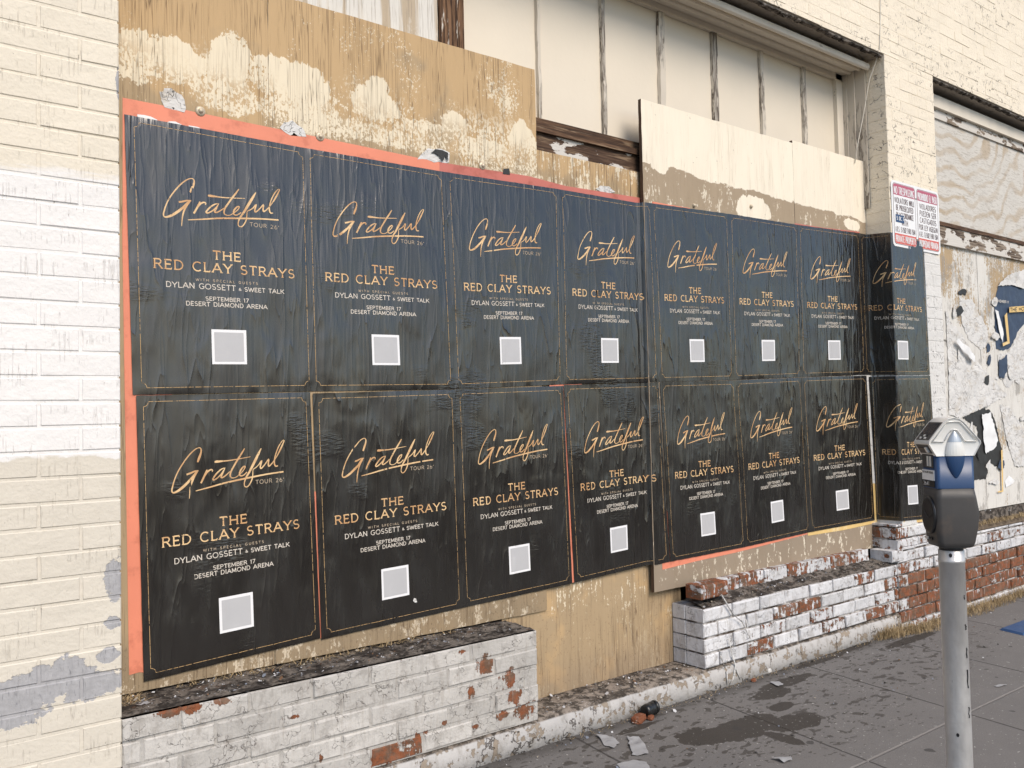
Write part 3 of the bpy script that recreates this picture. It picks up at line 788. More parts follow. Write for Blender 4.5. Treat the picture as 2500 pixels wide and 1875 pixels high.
# ------------------------------------------------------------------ footing and low walls
rr = random.Random(2); b = MB()
def foot_rings(x0, x1, ytop, zt):
    rings = []; n = int((x1-x0)/.06)
    for k in range(n+1):
        x = x0+(x1-x0)*k/n
        e = .006*nz(x*5, 1)+.005*nz(x*17, 5); c = .010*max(0, nz(x*9, 3))+.008*max(0, nz(x*23, 9))
        z = zt(x)+.004*nz(x*11, 7)
        rings.append([(x, -.012+e, -.02), (x, -.010+e, z*.55), (x, -.006+e+c*.3, z-.014-c), (x, .008+c*.8, z-.002), (x, ytop*.5, z+.001), (x, ytop, z), (x, ytop, -.02)])
    return rings
b.loft(foot_rings(-2.5, 5.14, .32, lambda x: .106))
ft = b.build('footing', M['foot']); tag(ft, 'crumbling whitewashed concrete footing along the foot of the near bay', 'footing')
for p in ft.data.polygons: p.use_smooth = True

def bare1(x, z, r):
    a = -.12+r.random()*.16
    if r.random() < .10 and x > 1.2: a = .06+r.random()*.14
    if x > 2.0: a += .12
    for px, py, w in ((1185, 1620, .24), (1235, 1655, .22), (1240, 1715, .2), (940, 1850, .55), (440, 1735, .12), (525, 1710, .10)):
        qx, qz = U(px, py, 0)
        if abs(qx-x) < .10 and abs(qz-z) < .035: a = w
    return a if a != 0 else .001
def ledge_mesh(x0, x1, y0, y1, zf, zb, seed, amp=.008):
    b = MB(); nu, nv = int((x1-x0)/.012), max(4, int((y1-y0)/.014))
    def fn(u, v):
        x, y = x0+u*(x1-x0), y0+v*(y1-y0)
        e = min(1, min(v, 1-v)*8+.15)
        z = zf+(zb-zf)*v+amp*e*(nz(x*16+seed, y*22)+.7*nz(x*41+seed, y*47)+.5*nz(x*90, y*90+seed))
        return (x, y+.006*nz(x*13+seed, 4)*(1 if v == 0 else 0), z)
    b.grid(fn, nu, nv)
    return b
w1 = thing('low_brick_wall', 'low brick wall under the first posters, white paint mostly intact', 'wall', (PX0, 0, .1), 'low walls under the boarded bays')
WX = 2.278
part('brickwork', brickwork(PX0+.001, WX, .108, ZB, .19, 21, .008, .005, bare1, 0., True, .003, .003), M['w1'], w1)
b = MB(); b.box(PX0+.002, WX-.004, .0045, .188, .107, ZB-.004); part('mortar', b, M['w1'], w1)
part('ledge', ledge_mesh(PX0+.002, WX-.012, .004, .215, ZB+.002, ZB+.006, 3.), M['ledge'], w1, 'ledge of dirty broken mortar', True)

W2X0 = 3.325
def bare2(x, z, r):
    row = (z-.105)/CH
    p = {0: .55, 1: .75, 2: .45, 3: .12}.get(int(row), .1)
    if x > 5.0: p = {0: 1.2, 1: 1.15, 2: 1.1, 3: .62, 4: .38, 5: .3, -1: 1.2}.get(int(math.floor(row)), .2)
    a = .0+r.random()*.22
    if r.random() < p: a = .22+r.random()*.45
    if p > 1: a = .62+r.random()*.3 if x > 5.25 else .40+r.random()*.3
    elif x > 5.0 and p > .5: a = .05+r.random()*.5
    if x < 3.6: a = min(a, .05)
    return a
w2 = thing('low_brick_wall', 'low brick wall with patchy white paint and bare bricks beside the doorway board', 'wall', (W2X0, 0, .1), 'low walls under the boarded bays')
part('brickwork', brickwork(W2X0, 5.14, .108, .404, .115, 31, .011, .005, bare2, .0, False, .003, .005), M['w2'], w2)
b = MB(); b.box(W2X0+.008, 5.135, .011, .21, .107, .400); part('mortar', b, M['mort_dark'], w2)
bb = MB(); rr = random.Random(77); x = 3.55
while x < 5.0:
    l = .205; bb.brick(x, min(x+l, 5.02), .118, .30, .408+.012, .494, .004, rr, .3+rr.random()*.3, .003); x += l+.008
part('upper_course', bb, M['w2'], w2, 'set back course of stained red brick')
part('ledge', ledge_mesh(W2X0+.01, 5.12, .008, .125, .402, .432, 8., .012), M['ledge'], w2, 'ledge of black crumbled mortar', True)
bb = MB(); rr = random.Random(5)
for k in range(4): bb.brick(W2X0-.003, W2X0+.05, .118, .200, .108+k*.0738+.004, .108+(k+1)*.0738-.004, .004, rr, .001+k*.03, .002)
part('brickwork', bb, M['w2'], w2)

w3 = thing('low_brick_wall', 'red brick base wall with the last of its white paint, right of the parking meter', 'wall', (5.15, 0, 0), 'low walls under the boarded bays')
part('brickwork', brickwork(5.15, 11., -.04, .495, .12, 41, .011, .005, bare2, .0, False, .003, .006), M['w2'], w3)
part('brickwork', brickwork(5.15, PX2, .495, .640, .30, 42, .010, .005, lambda x, z, r: .18+r.random()*.35, .03, False, .003, .004), M['w2'], w3)
b = MB(); b.box(5.157, 11., .012, .115, -.04, .490); b.box(5.158, PX2-.006, .0125, .29, .491, .638); part('mortar', b, M['mort_dark'], w3)
part('planter_soil', ledge_mesh(PX2+.01, 11.0, .01, .16, .500, .53, 5., .014), M['soil'], w3)
b = MB(); b.box(PX2+.004, 11, .13, .22, .48, .605); part('sill_ledge', b, M['ledge'], w3)
b = MB(); rr = random.Random(3); b.brick(5.075, 5.205, -.010, .14, .418, .486, .008, rr, .3, .005)
part('corner_brick', b, M['w2'], w3)

# ------------------------------------------------------------------ plywood boards
def board(name, label, x0, x1, z0, z1, yf, th, mat, edge, group='plywood boards over the bays', ragged=0., seed=0):
    """a sheet: front face of its own part, edges another"""
    t = thing(name, label, 'board', (x0, yf, z0), group)
    rr = random.Random(seed); b = MB()
    n = max(2, int((x1-x0)/.05)); m = max(2, int((z1-z0)/.05))
    P = [(x0+(x1-x0)*k/n, z0) for k in range(n)] + [(x1, z0+(z1-z0)*k/m) for k in range(m)] + [(x1-(x1-x0)*k/n, z1) for k in range(n)] + [(x0, z1-(z1-z0)*k/m) for k in range(m)]
    P = [(x+ragged*rr.uniform(-1, 1), z+ragged*rr.uniform(-1, 1)) for x, z in P]
    b.quad(*[(x, yf, z) for x, z in P])
    part('face', b, mat, t)
    b = MB(); q = len(P)
    for k in range(q):
        (xa, za), (xc, zc) = P[k], P[(k+1) % q]
        b.quad((xa, yf, za), (xa, yf+th, za), (xc, yf+th, zc), (xc, yf, zc))
    b.quad(*[(x, yf+th, z) for x, z in reversed(P)])
    part('edge', b, edge, t)
    return t
YA, YC, YE, YF = .195, .205, .165, .128
bA1 = board('plywood_board', 'tan plywood board beside the left brick pier, patchy cream scrapes above the first poster', PX0-.12, 1.2235, .49, 3.9, YA, .018, M['tan_up'], M['edgec'], ragged=.0008, seed=1)
bA2 = board('plywood_board', 'wide tan plywood board with cream scrapes, its top edge below the transom window', 1.2255, 2.496, .49, 2.950, YA, .018, M['tan_up'], M['edgec'], ragged=.0012, seed=2)
bC = board('plywood_board', 'tan cracked plywood board standing on the footing in the old doorway', 2.250, 3.392, .107, 2.25, YC, .016, M['tan_in'], M['edge'], ragged=.001, seed=3)
xs_ = [2.50, 2.602, 3.110, 3.40]
for i, lab in enumerate(('narrow tan plank right of the wide tan board, below the bare wood sill', 'middle tan plank with cream wear directly below the bare wood sill', 'narrow tan plank below the sill, beside the raised cream board')):
    board('infill_plank', lab, xs_[i]+.002, xs_[i+1]-.002, 2.2505, 2.583, YC+.001*i, .016, M['tan_in'], M['edge'], 'planks below the bare window sill', .0008, 10+i)
bE1 = board('plywood_board', 'cream plywood board with a brown painted lower band, standing proud of the wall', 3.158, 4.4345, .482, 2.945, YE, .020, M['cream_b'], M['edge'], ragged=.0012, seed=4)
bE2 = board('plywood_board', 'narrower cream plywood board with a brown lower band beside the narrow brick pier', 4.4365, PX1-.004, .482, 2.962, YE, .020, M['cream_b'], M['edge'], ragged=.0012, seed=5)
bW = board('plywood_board', 'streaky whitewashed plywood board high up behind the wide tan board', 1.10, 2.008, 2.7, 3.6, .252, .016, M['weath'], M['edge'], ragged=.001, seed=6)
bF = board('plywood_board', 'sunbleached plywood board with swirling grain in the upper far bay', PX2+.003, 12.2, 2.6645, 3.42, YF, .016, M['weath2'], M['edge'], ragged=.003, seed=7)
M['tan_far'] = mat_far_board()
bG1 = board('plywood_board', 'scuffed tan plywood board in the far bay, left sheet under torn white paper', PX2+.003, 6.655, .60, 2.512, YF+.002, .016, M['tan_far'], M['edge'], ragged=.001, seed=8)
bG2 = board('plywood_board', 'scuffed tan plywood board in the far bay, right sheet at the photo edge', 6.660, 12.2, .60, 2.512, YF+.002, .016, M['tan_far'], M['edge'], ragged=.001, seed=9)

def dome(mb, x, y, z, r, h, n=12):
    rings = []
    for k in range(5):
        t = k/4*math.pi/2
        rings.append([(x+r*math.cos(t)*math.cos(a), y-h*math.sin(t), z+r*math.cos(t)*math.sin(a)) for a in [2*math.pi*q/n for q in range(n)]])
    mb.loft(rings)
for x, z, y, bd in ((1.426, 2.444, YA, bA2), (2.187, 2.454, YA, bA2), (.975, 2.452, YA, bA1), (3.535, 2.452, YE, bE1), (4.02, 2.51, YE, bE1)):
    b = MB(); dome(b, x, y, z, .019 if y == YA else .012, .008); dome(b, x, y-.004, z, .010, .010); part('bolt', b, M['bolt'], bd, None, True)

# ------------------------------------------------------------------ lettering: a small set of drawn strokes
def arc(cx, cy, rx, ry, a0, a1, n=9):
    return [(cx+rx*math.cos(math.radians(a0+(a1-a0)*k/n)), cy+ry*math.sin(math.radians(a0+(a1-a0)*k/n))) for k in range(n+1)]
GL = {
 'A': (.92, [[(.02,0),(.46,1)], [(.46,1),(.90,0)], [(.19,.33),(.73,.33)]]),
 'B': (.74, [[(.1,0),(.1,1)], [(.1,1),(.4,1)]+arc(.42,.76,.22,.24,90,-90)+[(.1,.52)], [(.1,.52),(.42,.52)]+arc(.44,.26,.26,.26,90,-90)+[(.1,0)]]),
 'C': (.88, [arc(.5,.5,.44,.5,48,312,14)]),
 'D': (.86, [[(.1,0),(.1,1)], [(.1,1),(.34,1)]+arc(.36,.5,.44,.5,90,-90,12)+[(.1,0)]]),
 'E': (.68, [[(.1,0),(.1,1)], [(.1,1),(.62,1)], [(.1,.52),(.54,.52)], [(.1,0),(.64,0)]]),
 'F': (.66, [[(.1,0),(.1,1)], [(.1,1),(.62,1)], [(.1,.5),(.52,.5)]]),
 'G': (.92, [arc(.5,.5,.44,.5,48,300,14)+[(.82,.12),(.82,.44)], [(.56,.44),(.88,.44)]]),
 'H': (.88, [[(.1,0),(.1,1)], [(.78,0),(.78,1)], [(.1,.52),(.78,.52)]]),
 'I': (.28, [[(.14,0),(.14,1)]]),
 'J': (.52, [[(.40,1),(.40,.25)]+arc(.22,.24,.18,.24,0,-150,7)]),
 'K': (.84, [[(.1,0),(.1,1)], [(.74,1),(.12,.42)], [(.30,.58),(.80,0)]]),
 'L': (.64, [[(.1,1),(.1,0)], [(.1,0),(.60,0)]]),
 'M': (1.04, [[(.1,0),(.14,1)], [(.14,1),(.52,.12)], [(.52,.12),(.90,1)], [(.90,1),(.94,0)]]),
 'N': (.90, [[(.1,0),(.1,1)], [(.1,1),(.80,0)], [(.80,0),(.80,1)]]),
 'O': (1.0, [arc(.5,.5,.45,.5,90,450,20)]),
 'P': (.72, [[(.1,0),(.1,1)], [(.1,1),(.4,1)]+arc(.42,.73,.24,.27,90,-90)+[(.1,.46)]]),
 'Q': (1.0, [arc(.5,.5,.45,.5,90,450,20), [(.6,.2),(.92,-.08)]]),
 'R': (.80, [[(.1,0),(.1,1)], [(.1,1),(.42,1)]+arc(.44,.75,.24,.25,90,-90)+[(.1,.5)], [(.42,.5),(.76,0)]]),
 'S': (.70, [arc(.36,.745,.27,.255,40,250,10)+arc(.35,.255,.29,.255,70,-150,10)]),
 'T': (.76, [[(.38,0),(.38,1)], [(.02,1),(.74,1)]]),
 'U': (.86, [[(.1,1),(.1,.38)]+arc(.43,.36,.33,.36,180,360,12)+[(.76,1)]]),
 'V': (.88, [[(.02,1),(.44,0)], [(.44,0),(.86,1)]]),
 'W': (1.22, [[(.02,1),(.33,0)], [(.33,0),(.61,.95)], [(.61,.95),(.89,0)], [(.89,0),(1.20,1)]]),
 'X': (.84, [[(.04,0),(.80,1)], [(.04,1),(.80,0)]]),
 'Y': (.82, [[(.02,1),(.41,.46)], [(.80,1),(.41,.46)], [(.41,.46),(.41,0)]]),
 'Z': (.76, [[(.06,1),(.70,1)], [(.70,1),(.06,0)], [(.06,0),(.70,0)]]),
 '0': (.78, [arc(.39,.5,.31,.5,90,450,18)]), '1': (.42, [[(.08,.82),(.26,1)], [(.26,1),(.26,0)]]),
 '2': (.70, [arc(.34,.72,.26,.28,165,-35,10)+[(.06,0)], [(.06,0),(.64,0)]]),
 '3': (.70, [arc(.33,.76,.25,.24,150,-85,10), arc(.33,.27,.28,.27,85,-150,10)]),
 '4': (.74, [[(.52,0),(.52,1)], [(.52,1),(.04,.28)], [(.04,.28),(.70,.28)]]),
 '5': (.70, [[(.60,1),(.14,1)], [(.14,1),(.10,.55)], arc(.32,.31,.29,.31,125,-150,10)]),
 '6': (.74, [arc(.38,.30,.28,.30,0,360,14), [(.11,.36)]+arc(.60,.36,.50,.64,180,110,6)]),
 '7': (.66, [[(.04,1),(.62,1)], [(.62,1),(.22,0)]]),
 '8': (.72, [arc(.36,.75,.22,.25,90,450,12), arc(.36,.26,.27,.26,90,450,12)]),
 '9': (.74, [arc(.36,.70,.28,.30,0,360,14), [(.63,.64)]+arc(.14,.64,.50,.64,0,-70,6)]),
 "'": (.26, [[(.13,1),(.11,.70)]]), '.': (.26, [[(.13,0),(.13,.09)]]), '-': (.44, [[(.06,.42),(.38,.42)]]),
 '&': (.90, [[(.84,0),(.24,.70)]+arc(.38,.80,.17,.20,210,-20,8)+[(.16,.36)]+arc(.34,.24,.24,.24,150,330,8)+[(.82,.46)]]),
 ' ': (.46, []),
}
class Ribbons:
    """strokes (points in 2-D with a width) laid on a surface through fn(a, b, lift)"""
    def __init__(s, fn, su, sv): s.fn, s.su, s.sv, s.mb, s.k = fn, su, sv, MB(), 0
    def stroke(s, pts, w, lift=.0006, flare=1.):
        # pts in the print's own units; su, sv = metres per unit, so widths stay true
        P = [(p[0]*s.su, p[1]*s.sv) for p in pts]; n = len(P)
        if n < 2: return
        closed = n > 8 and math.hypot(P[0][0]-P[-1][0], P[0][1]-P[-1][1]) < 1e-6
        ws = [p[2]/1000 for p in pts] if len(pts[0]) > 2 else [w]*n
        if len(pts[0]) < 3 and not closed: ws = list(ws); ws[0] *= flare; ws[-1] *= flare
        lift += (s.k % 24)*.00004; s.k += 1
        ids = []
        for k in range(n):
            a = P[k-1] if k else (P[-2] if closed else P[0]); c = P[k+1] if k < n-1 else (P[1] if closed else P[-1])
            dx, dy = c[0]-a[0], c[1]-a[1]; L = math.hypot(dx, dy) or 1
            nx, ny = -dy/L*ws[k]/2, dx/L*ws[k]/2
            ids.append(len(s.mb.v))
            for q in (1, -1):
                s.mb.v.append(tuple(s.fn((P[k][0]+nx*q)/s.su, (P[k][1]+ny*q)/s.sv, lift)))
        for k in range(n-1):
            i, j = ids[k], ids[k+1]; s.mb.f.append((i, i+1, j+1, j)); s.mb.a.append(0.)
    def text(s, txt, u0, u1, v0, v1, w, flare=1.25, track=.12, serif=0.):
        """fits txt into the box; v runs DOWN in poster units (v0 top, v1 bottom)"""
        tot = sum(GL[c][0] for c in txt)+track*(len(txt)-1)
        k = (u1-u0)/tot; x = u0
        for c in txt:
            g, st = GL[c]
            for q in st:
                s.stroke([(x+px*k, v1+(v0-v1)*py) for px, py in q], w, flare=flare)
                if serif and len(q) == 2:
                    (xa, ya), (xb, yb) = q; up = abs(yb-ya) > abs(xb-xa)*.8
                    for (px, py) in ((q[0], q[1]) if up else (q[1],)):
                        if up and py not in (0, 1): continue
                        if up: bar = [(px-serif, py), (px+serif, py)]
                        elif ya in (0, 1): bar = [(px, py), (px, py+(serif*1.3 if ya == 0 else -serif*1.3))]
                        else: bar = [(px, py-serif*.7), (px, py+serif*.7)]
                        s.stroke([(x+a*k, v1+(v0-v1)*c) for a, c in bar], w*.62)
            x += (g+track)*k

# ------------------------------------------------------------------ posters
GRATEFUL = [[(.298,.2387,5.9),(.307,.2242,8.8),(.319,.204,6.6),(.321,.1889,4.4),(.309,.1828,3.7),(.285,.189,4.0),(.257,.2044,4.8),(.229,.2251,4.8),(.203,.2484,4.8),(.181,.2712,4.4),(.162,.2979,4.4),(.149,.3239,5.1),(.145,.3408,5.1),(.157,.3469,5.9),(.187,.3388,8.8),(.224,.3208,9.5),(.256,.3006,8.1),(.281,.2816,7.3),(.297,.2709,5.9)],
 [(.232,.2824,6.6),(.254,.2784,6.6),(.279,.2725,5.9),(.302,.2714,5.1)], [(.294,.2755,5.1),(.273,.2949,7.3),(.258,.3173,5.9),(.249,.3432,4.4),(.244,.3751,2.2)],
 [(.352,.2706,5.1),(.337,.2918,7.3),(.314,.3205,6.6)], [(.332,.3008,2.9),(.353,.2798,5.9),(.372,.2718,5.9),(.385,.2737,4.4),(.382,.2809,2.9)],
 [(.456,.2691,2.9),(.433,.2753,5.1),(.406,.2904,5.9),(.385,.3093,5.9),(.399,.3112,5.1),(.429,.2972,4.4),(.448,.2827,4.4),(.462,.2686,2.9)],
 [(.461,.2687,3.7),(.445,.2894,5.9),(.435,.3041,5.9),(.447,.3056,5.1),(.47,.296,4.4),(.49,.2849,2.9)],
 [(.586,.1978,3.7),(.565,.2181,6.6),(.541,.24,6.6),(.517,.2639,6.6),(.497,.2852,6.6),(.491,.3031,5.9),(.502,.3109,3.7),(.525,.3099,2.9),(.549,.2993,3.7),(.572,.2856,3.7),(.584,.2737,4.4),(.582,.2686,4.4),(.566,.2751,5.9),(.55,.2918,6.6),(.552,.3048,5.1),(.572,.3046,4.4),(.595,.2926,3.7)],
 [(.399,.2425,5.9),(.415,.2419,9.5),(.447,.2417,5.9),(.486,.2414,4.4),(.538,.2385,3.7),(.621,.2326,2.2)],
 [(.69,.2016,2.9),(.672,.2219,8.8),(.651,.246,10.3),(.63,.2699,9.5),(.609,.2937,8.1),(.589,.3129,6.6),(.577,.3314,4.4),(.576,.3468,3.7),(.589,.3524,4.4),(.606,.3446,4.4),(.624,.3234,5.1),(.63,.3031,3.7),(.633,.2852,2.9),(.65,.278,3.7),(.67,.2675,4.4),(.69,.2516,5.9),(.68,.2747,5.9),(.685,.2832,5.1),(.711,.2677,4.4),(.736,.2477,5.1),(.732,.266,5.9),(.736,.2768,5.9),(.76,.2637,4.4),(.789,.2388,3.7),(.814,.2117,6.6),(.839,.1799,4.4),(.84,.1743,2.2),(.83,.1762,2.6),(.808,.1941,4.4),(.786,.2232,4.4),(.774,.249,5.1),(.772,.2695,5.9),(.78,.2792,5.9),(.795,.2779,3.7)],
 [(.28,.3481,2.9),(.354,.3404,5.1),(.456,.3283,5.9),(.588,.3174,6.6),(.716,.3088,5.9),(.829,.3047,5.9)]]

YP, YPE = YA-.003, YE-.003
def colm(u, top, bot, y):
    """a column of the sheet: where its top and bottom lie (photo px seen on the plane y)"""
    a = U(*top, y); c = U(*bot, y); return (u, a[0], a[1], c[0], c[1], y)
def xcol(u, x, zt, zb, y): return (u, x, zt, x, zb, y)
def flat(tl, tr, br, bl, y): return [colm(0, tl, bl, y), colm(1, tr, br, y)]
SHEETS = []   # (columns, lift, frame (ul, ur, vt, vb), seed, label)
T = [(303.4,279),(741.7,361),(1086,420),(1364,462)]
Mi = [(324,964),(758.5,955),(1110,950),(1375,938)]
TE = [(1588,496),(1778.5,522),(1947.5,549),(2097.5,569)]
ME = [(1610,932),(1791,927),(1956,920),(2112.7,915)]
STX = 3.1585    # the step where the cream board starts
def step_cols(tl, tr, br, bl):
    a, c = colm(0, tl, bl, YP), colm(1, tr, br, YPE)
    out = [a]; w = ((c[1]+c[3])-(a[1]+a[3]))/2
    for x, y in ((STX-.030, YP), (STX-.010, YP-.007), (STX-.002, YPE+.010), (STX+.012, YPE)):
        u = (x-(a[1]+a[3])/2)/w; k = lambda p, q: p+(q-p)*u
        out.append((u, x, k(a[2], c[2]), x, k(a[4], c[4]), y))
    return out+[c]
def wrap_cols(tl, fold_t, tr, br, fold_b, bl):
    L = colm(0, tl, bl, YPE); zt, zb = L[2], L[4]
    ft, fb = U(*fold_t, -.003)[1], U(*fold_b, -.003)[1]
    R = colm(1, tr, br, -.004)
    xe = PX1-.004; x0 = (L[1]+L[3])/2; xr = (R[1]+R[3])/2
    d = [0, max(.004, xe-.006-x0), .02, .145, .008, xr-PX1-.003]
    s = sum(d); acc = 0; us = []
    for q in d: acc += q; us.append(acc/s)
    k = lambda p, q, t: p+(q-p)*t
    return [L, (us[1], max(xe-.006, x0+.004), zt, max(xe-.006, x0+.004), zb, YPE), xcol(us[2], xe, k(zt, ft, .1), k(zb, fb, .1), YPE-.018), xcol(us[3], xe+.0005, k(zt, ft, .9), k(zb, fb, .9), .002), xcol(us[4], PX1+.003, ft, fb, -.004), R]
F0 = (.035, .968, .022, .977)
top_lab = ['first from the left brick pier', 'second from the left brick pier', 'third from the left brick pier', 'folded over the edge of the raised cream board',
           'just right of the raised board edge', 'third from the right end of its row', 'second from the right end of its row', 'bent round the narrow pier under the sign']
for i in range(3):
    SHEETS.append((flat(T[i], T[i+1], Mi[i+1], Mi[i], YP), 0, (.045, .990, .022, .976) if i == 0 else F0, i, 'black concert poster in the top row, '+top_lab[i]))
SHEETS.append((step_cols(T[3], TE[0], ME[0], Mi[3]), 0, F0, 3, 'black concert poster in the top row, '+top_lab[3]))
for i in range(3):
    SHEETS.append((flat(TE[i], TE[i+1], ME[i+1], ME[i], YPE), 0, F0, 4+i, 'black concert poster in the top row, '+top_lab[4+i]))
SHEETS.append((wrap_cols(TE[3], (2177.8,568), (2254,583), (2270,915), (2189,915), ME[3]), 0, F0, 7, 'black concert poster in the top row, '+top_lab[7]))
low_lab = ['first from the left brick pier', 'second from the left brick pier', 'third from the left brick pier', 'folded over the edge of the raised cream board',
           'just right of the raised board edge', 'third from the right end of its row', 'second from the right end of its row', 'bent round the narrow pier behind the meter']
LQ = [((332,966),(756.5,957.6),(781.5,1558),(350.6,1664.5)), ((763,960.5),(1110.6,951),(1131,1483),(784,1561.5)), ((1110.6,951),(1374,942),(1396.5,1424),(1131,1483))]
for i, q in enumerate(LQ): SHEETS.append((flat(*q, YP), .0012, F0, 10+i, 'black concert poster in the bottom row, '+low_lab[i]))
SHEETS.append((step_cols((1375.5,940), (1607,933), (1635,1371), (1402,1422.5)), .0012, F0, 13, 'black concert poster in the bottom row, '+low_lab[3]))
for i, q in enumerate([((1610.6,933),(1793,929),(1819,1335),(1636,1371)), ((1793,929),(1954.6,922),(1977,1299),(1819,1335)), ((1955,922),(2114.6,917),(2135,1270),(1977,1299))]):
    SHEETS.append((flat(*q, YPE), .0012, F0, 14+i, 'black concert poster in the bottom row, '+low_lab[4+i]))
SHEETS.append((wrap_cols((2120.5,920), (2192,918), (2270,917), (2292,1263), (2203,1272), (2142,1268)), .0012, F0, 17, 'black concert poster in the bottom row, '+low_lab[7]))

def sheet_fn(cols, lift, seed):
    rr = random.Random(seed*13+5)
    folds = []
    for _ in range(13):                       # long creases running mostly down the sheet
        u0 = rr.random(); v0 = rr.random(); L = rr.uniform(.12, .5)
        folds.append((u0, rr.uniform(-.10, .10), v0, v0+L, rr.uniform(.006, .024), rr.uniform(.0012, .0042)))
    def height(u, v):
        X, Z = u*.6+seed*1.7, v*.9
        m = sstep(.0, .35, nz(X*2.1, Z*1.6, 3.3)+.15)
        h = .0026*(.5+.5*nz(X*9, Z*2.2, seed))*m + .0022*(.5+.5*nz(X*20, Z*4.5, seed+4))*m + .0018*(.5+.5*nz(X*3.1, Z*2.4, seed+9))
        for (u0, sl, va, vb, w, a) in folds:
            if va < v < vb:
                d = (u-u0-sl*(v-va)-.012*nz(v*9, seed+u0*40))/w
                t = (v-va)/(vb-va)
                if abs(d) < 3: h += a*math.exp(-d*d)*math.sin(math.pi*t)**.6
        e = min(u, 1-u, v*1.5, (1-v)*1.5)
        return h*(.25+.75*sstep(0, .03, e)) + .0015*sstep(.02, 0, e)*(.5+.5*nz(u*7, v*9, seed+2))
    def fn(u, v, off=0.):
        u_ = max(0., min(1., u)); k = 0
        while k < len(cols)-2 and u_ > cols[k+1][0]: k += 1
        a, c = cols[k], cols[k+1]; t = (u_-a[0])/(c[0]-a[0]) if c[0] > a[0] else 0
        q = [a[j]+(c[j]-a[j])*t for j in range(6)]
        x, z, y = q[1]+(q[3]-q[1])*v, q[2]+(q[4]-q[2])*v, q[5]
        tx, ty = c[1]-a[1], c[5]-a[5]; L = math.hypot(tx, ty) or 1
        nx, ny = ty/L, -tx/L                 # outward, away from the wall
        h = height(u_, v)+lift+off
        edge = .0009*nz(v*14, seed) if u_ in (0., 1.) else 0.
        return (x+nx*h+edge, y+ny*h, z+(.0012*nz(u*16, seed+3) if v in (0., 1.) else 0.))
    return fn
def frame_runs(fr, seed):
    """the thin printed border: dashed where it is worn, notched at the corners"""
    c = .028
    A = [((c,0),(1-c,0)), ((1,c*.7),(1,1-c*.7)), ((1-c,1),(c,1)), ((0,1-c*.7),(0,c*.7))]
    rr = random.Random(seed); out = []
    for (a, b_) in A:
        t = 0.
        while t < 1:
            e = min(1., t+rr.uniform(.05, .22)); n = max(2, int((e-t)*24))
            out.append([(a[0]+(b_[0]-a[0])*(t+(e-t)*k/n), a[1]+(b_[1]-a[1])*(t+(e-t)*k/n)) for k in range(n+1)])
            t = e+rr.uniform(.002, .012)
    for cx, cy, sx, sy in ((0,0,1,1), (1,0,-1,1), (1,1,-1,-1), (0,1,1,-1)):
        out.append([(cx+sx*c*math.cos(t), cy+sy*c*.67*math.sin(t)) for t in [math.pi/2*k/5 for k in range(6)]])
    return out
PLABEL = 'rows of black concert posters on the boards'
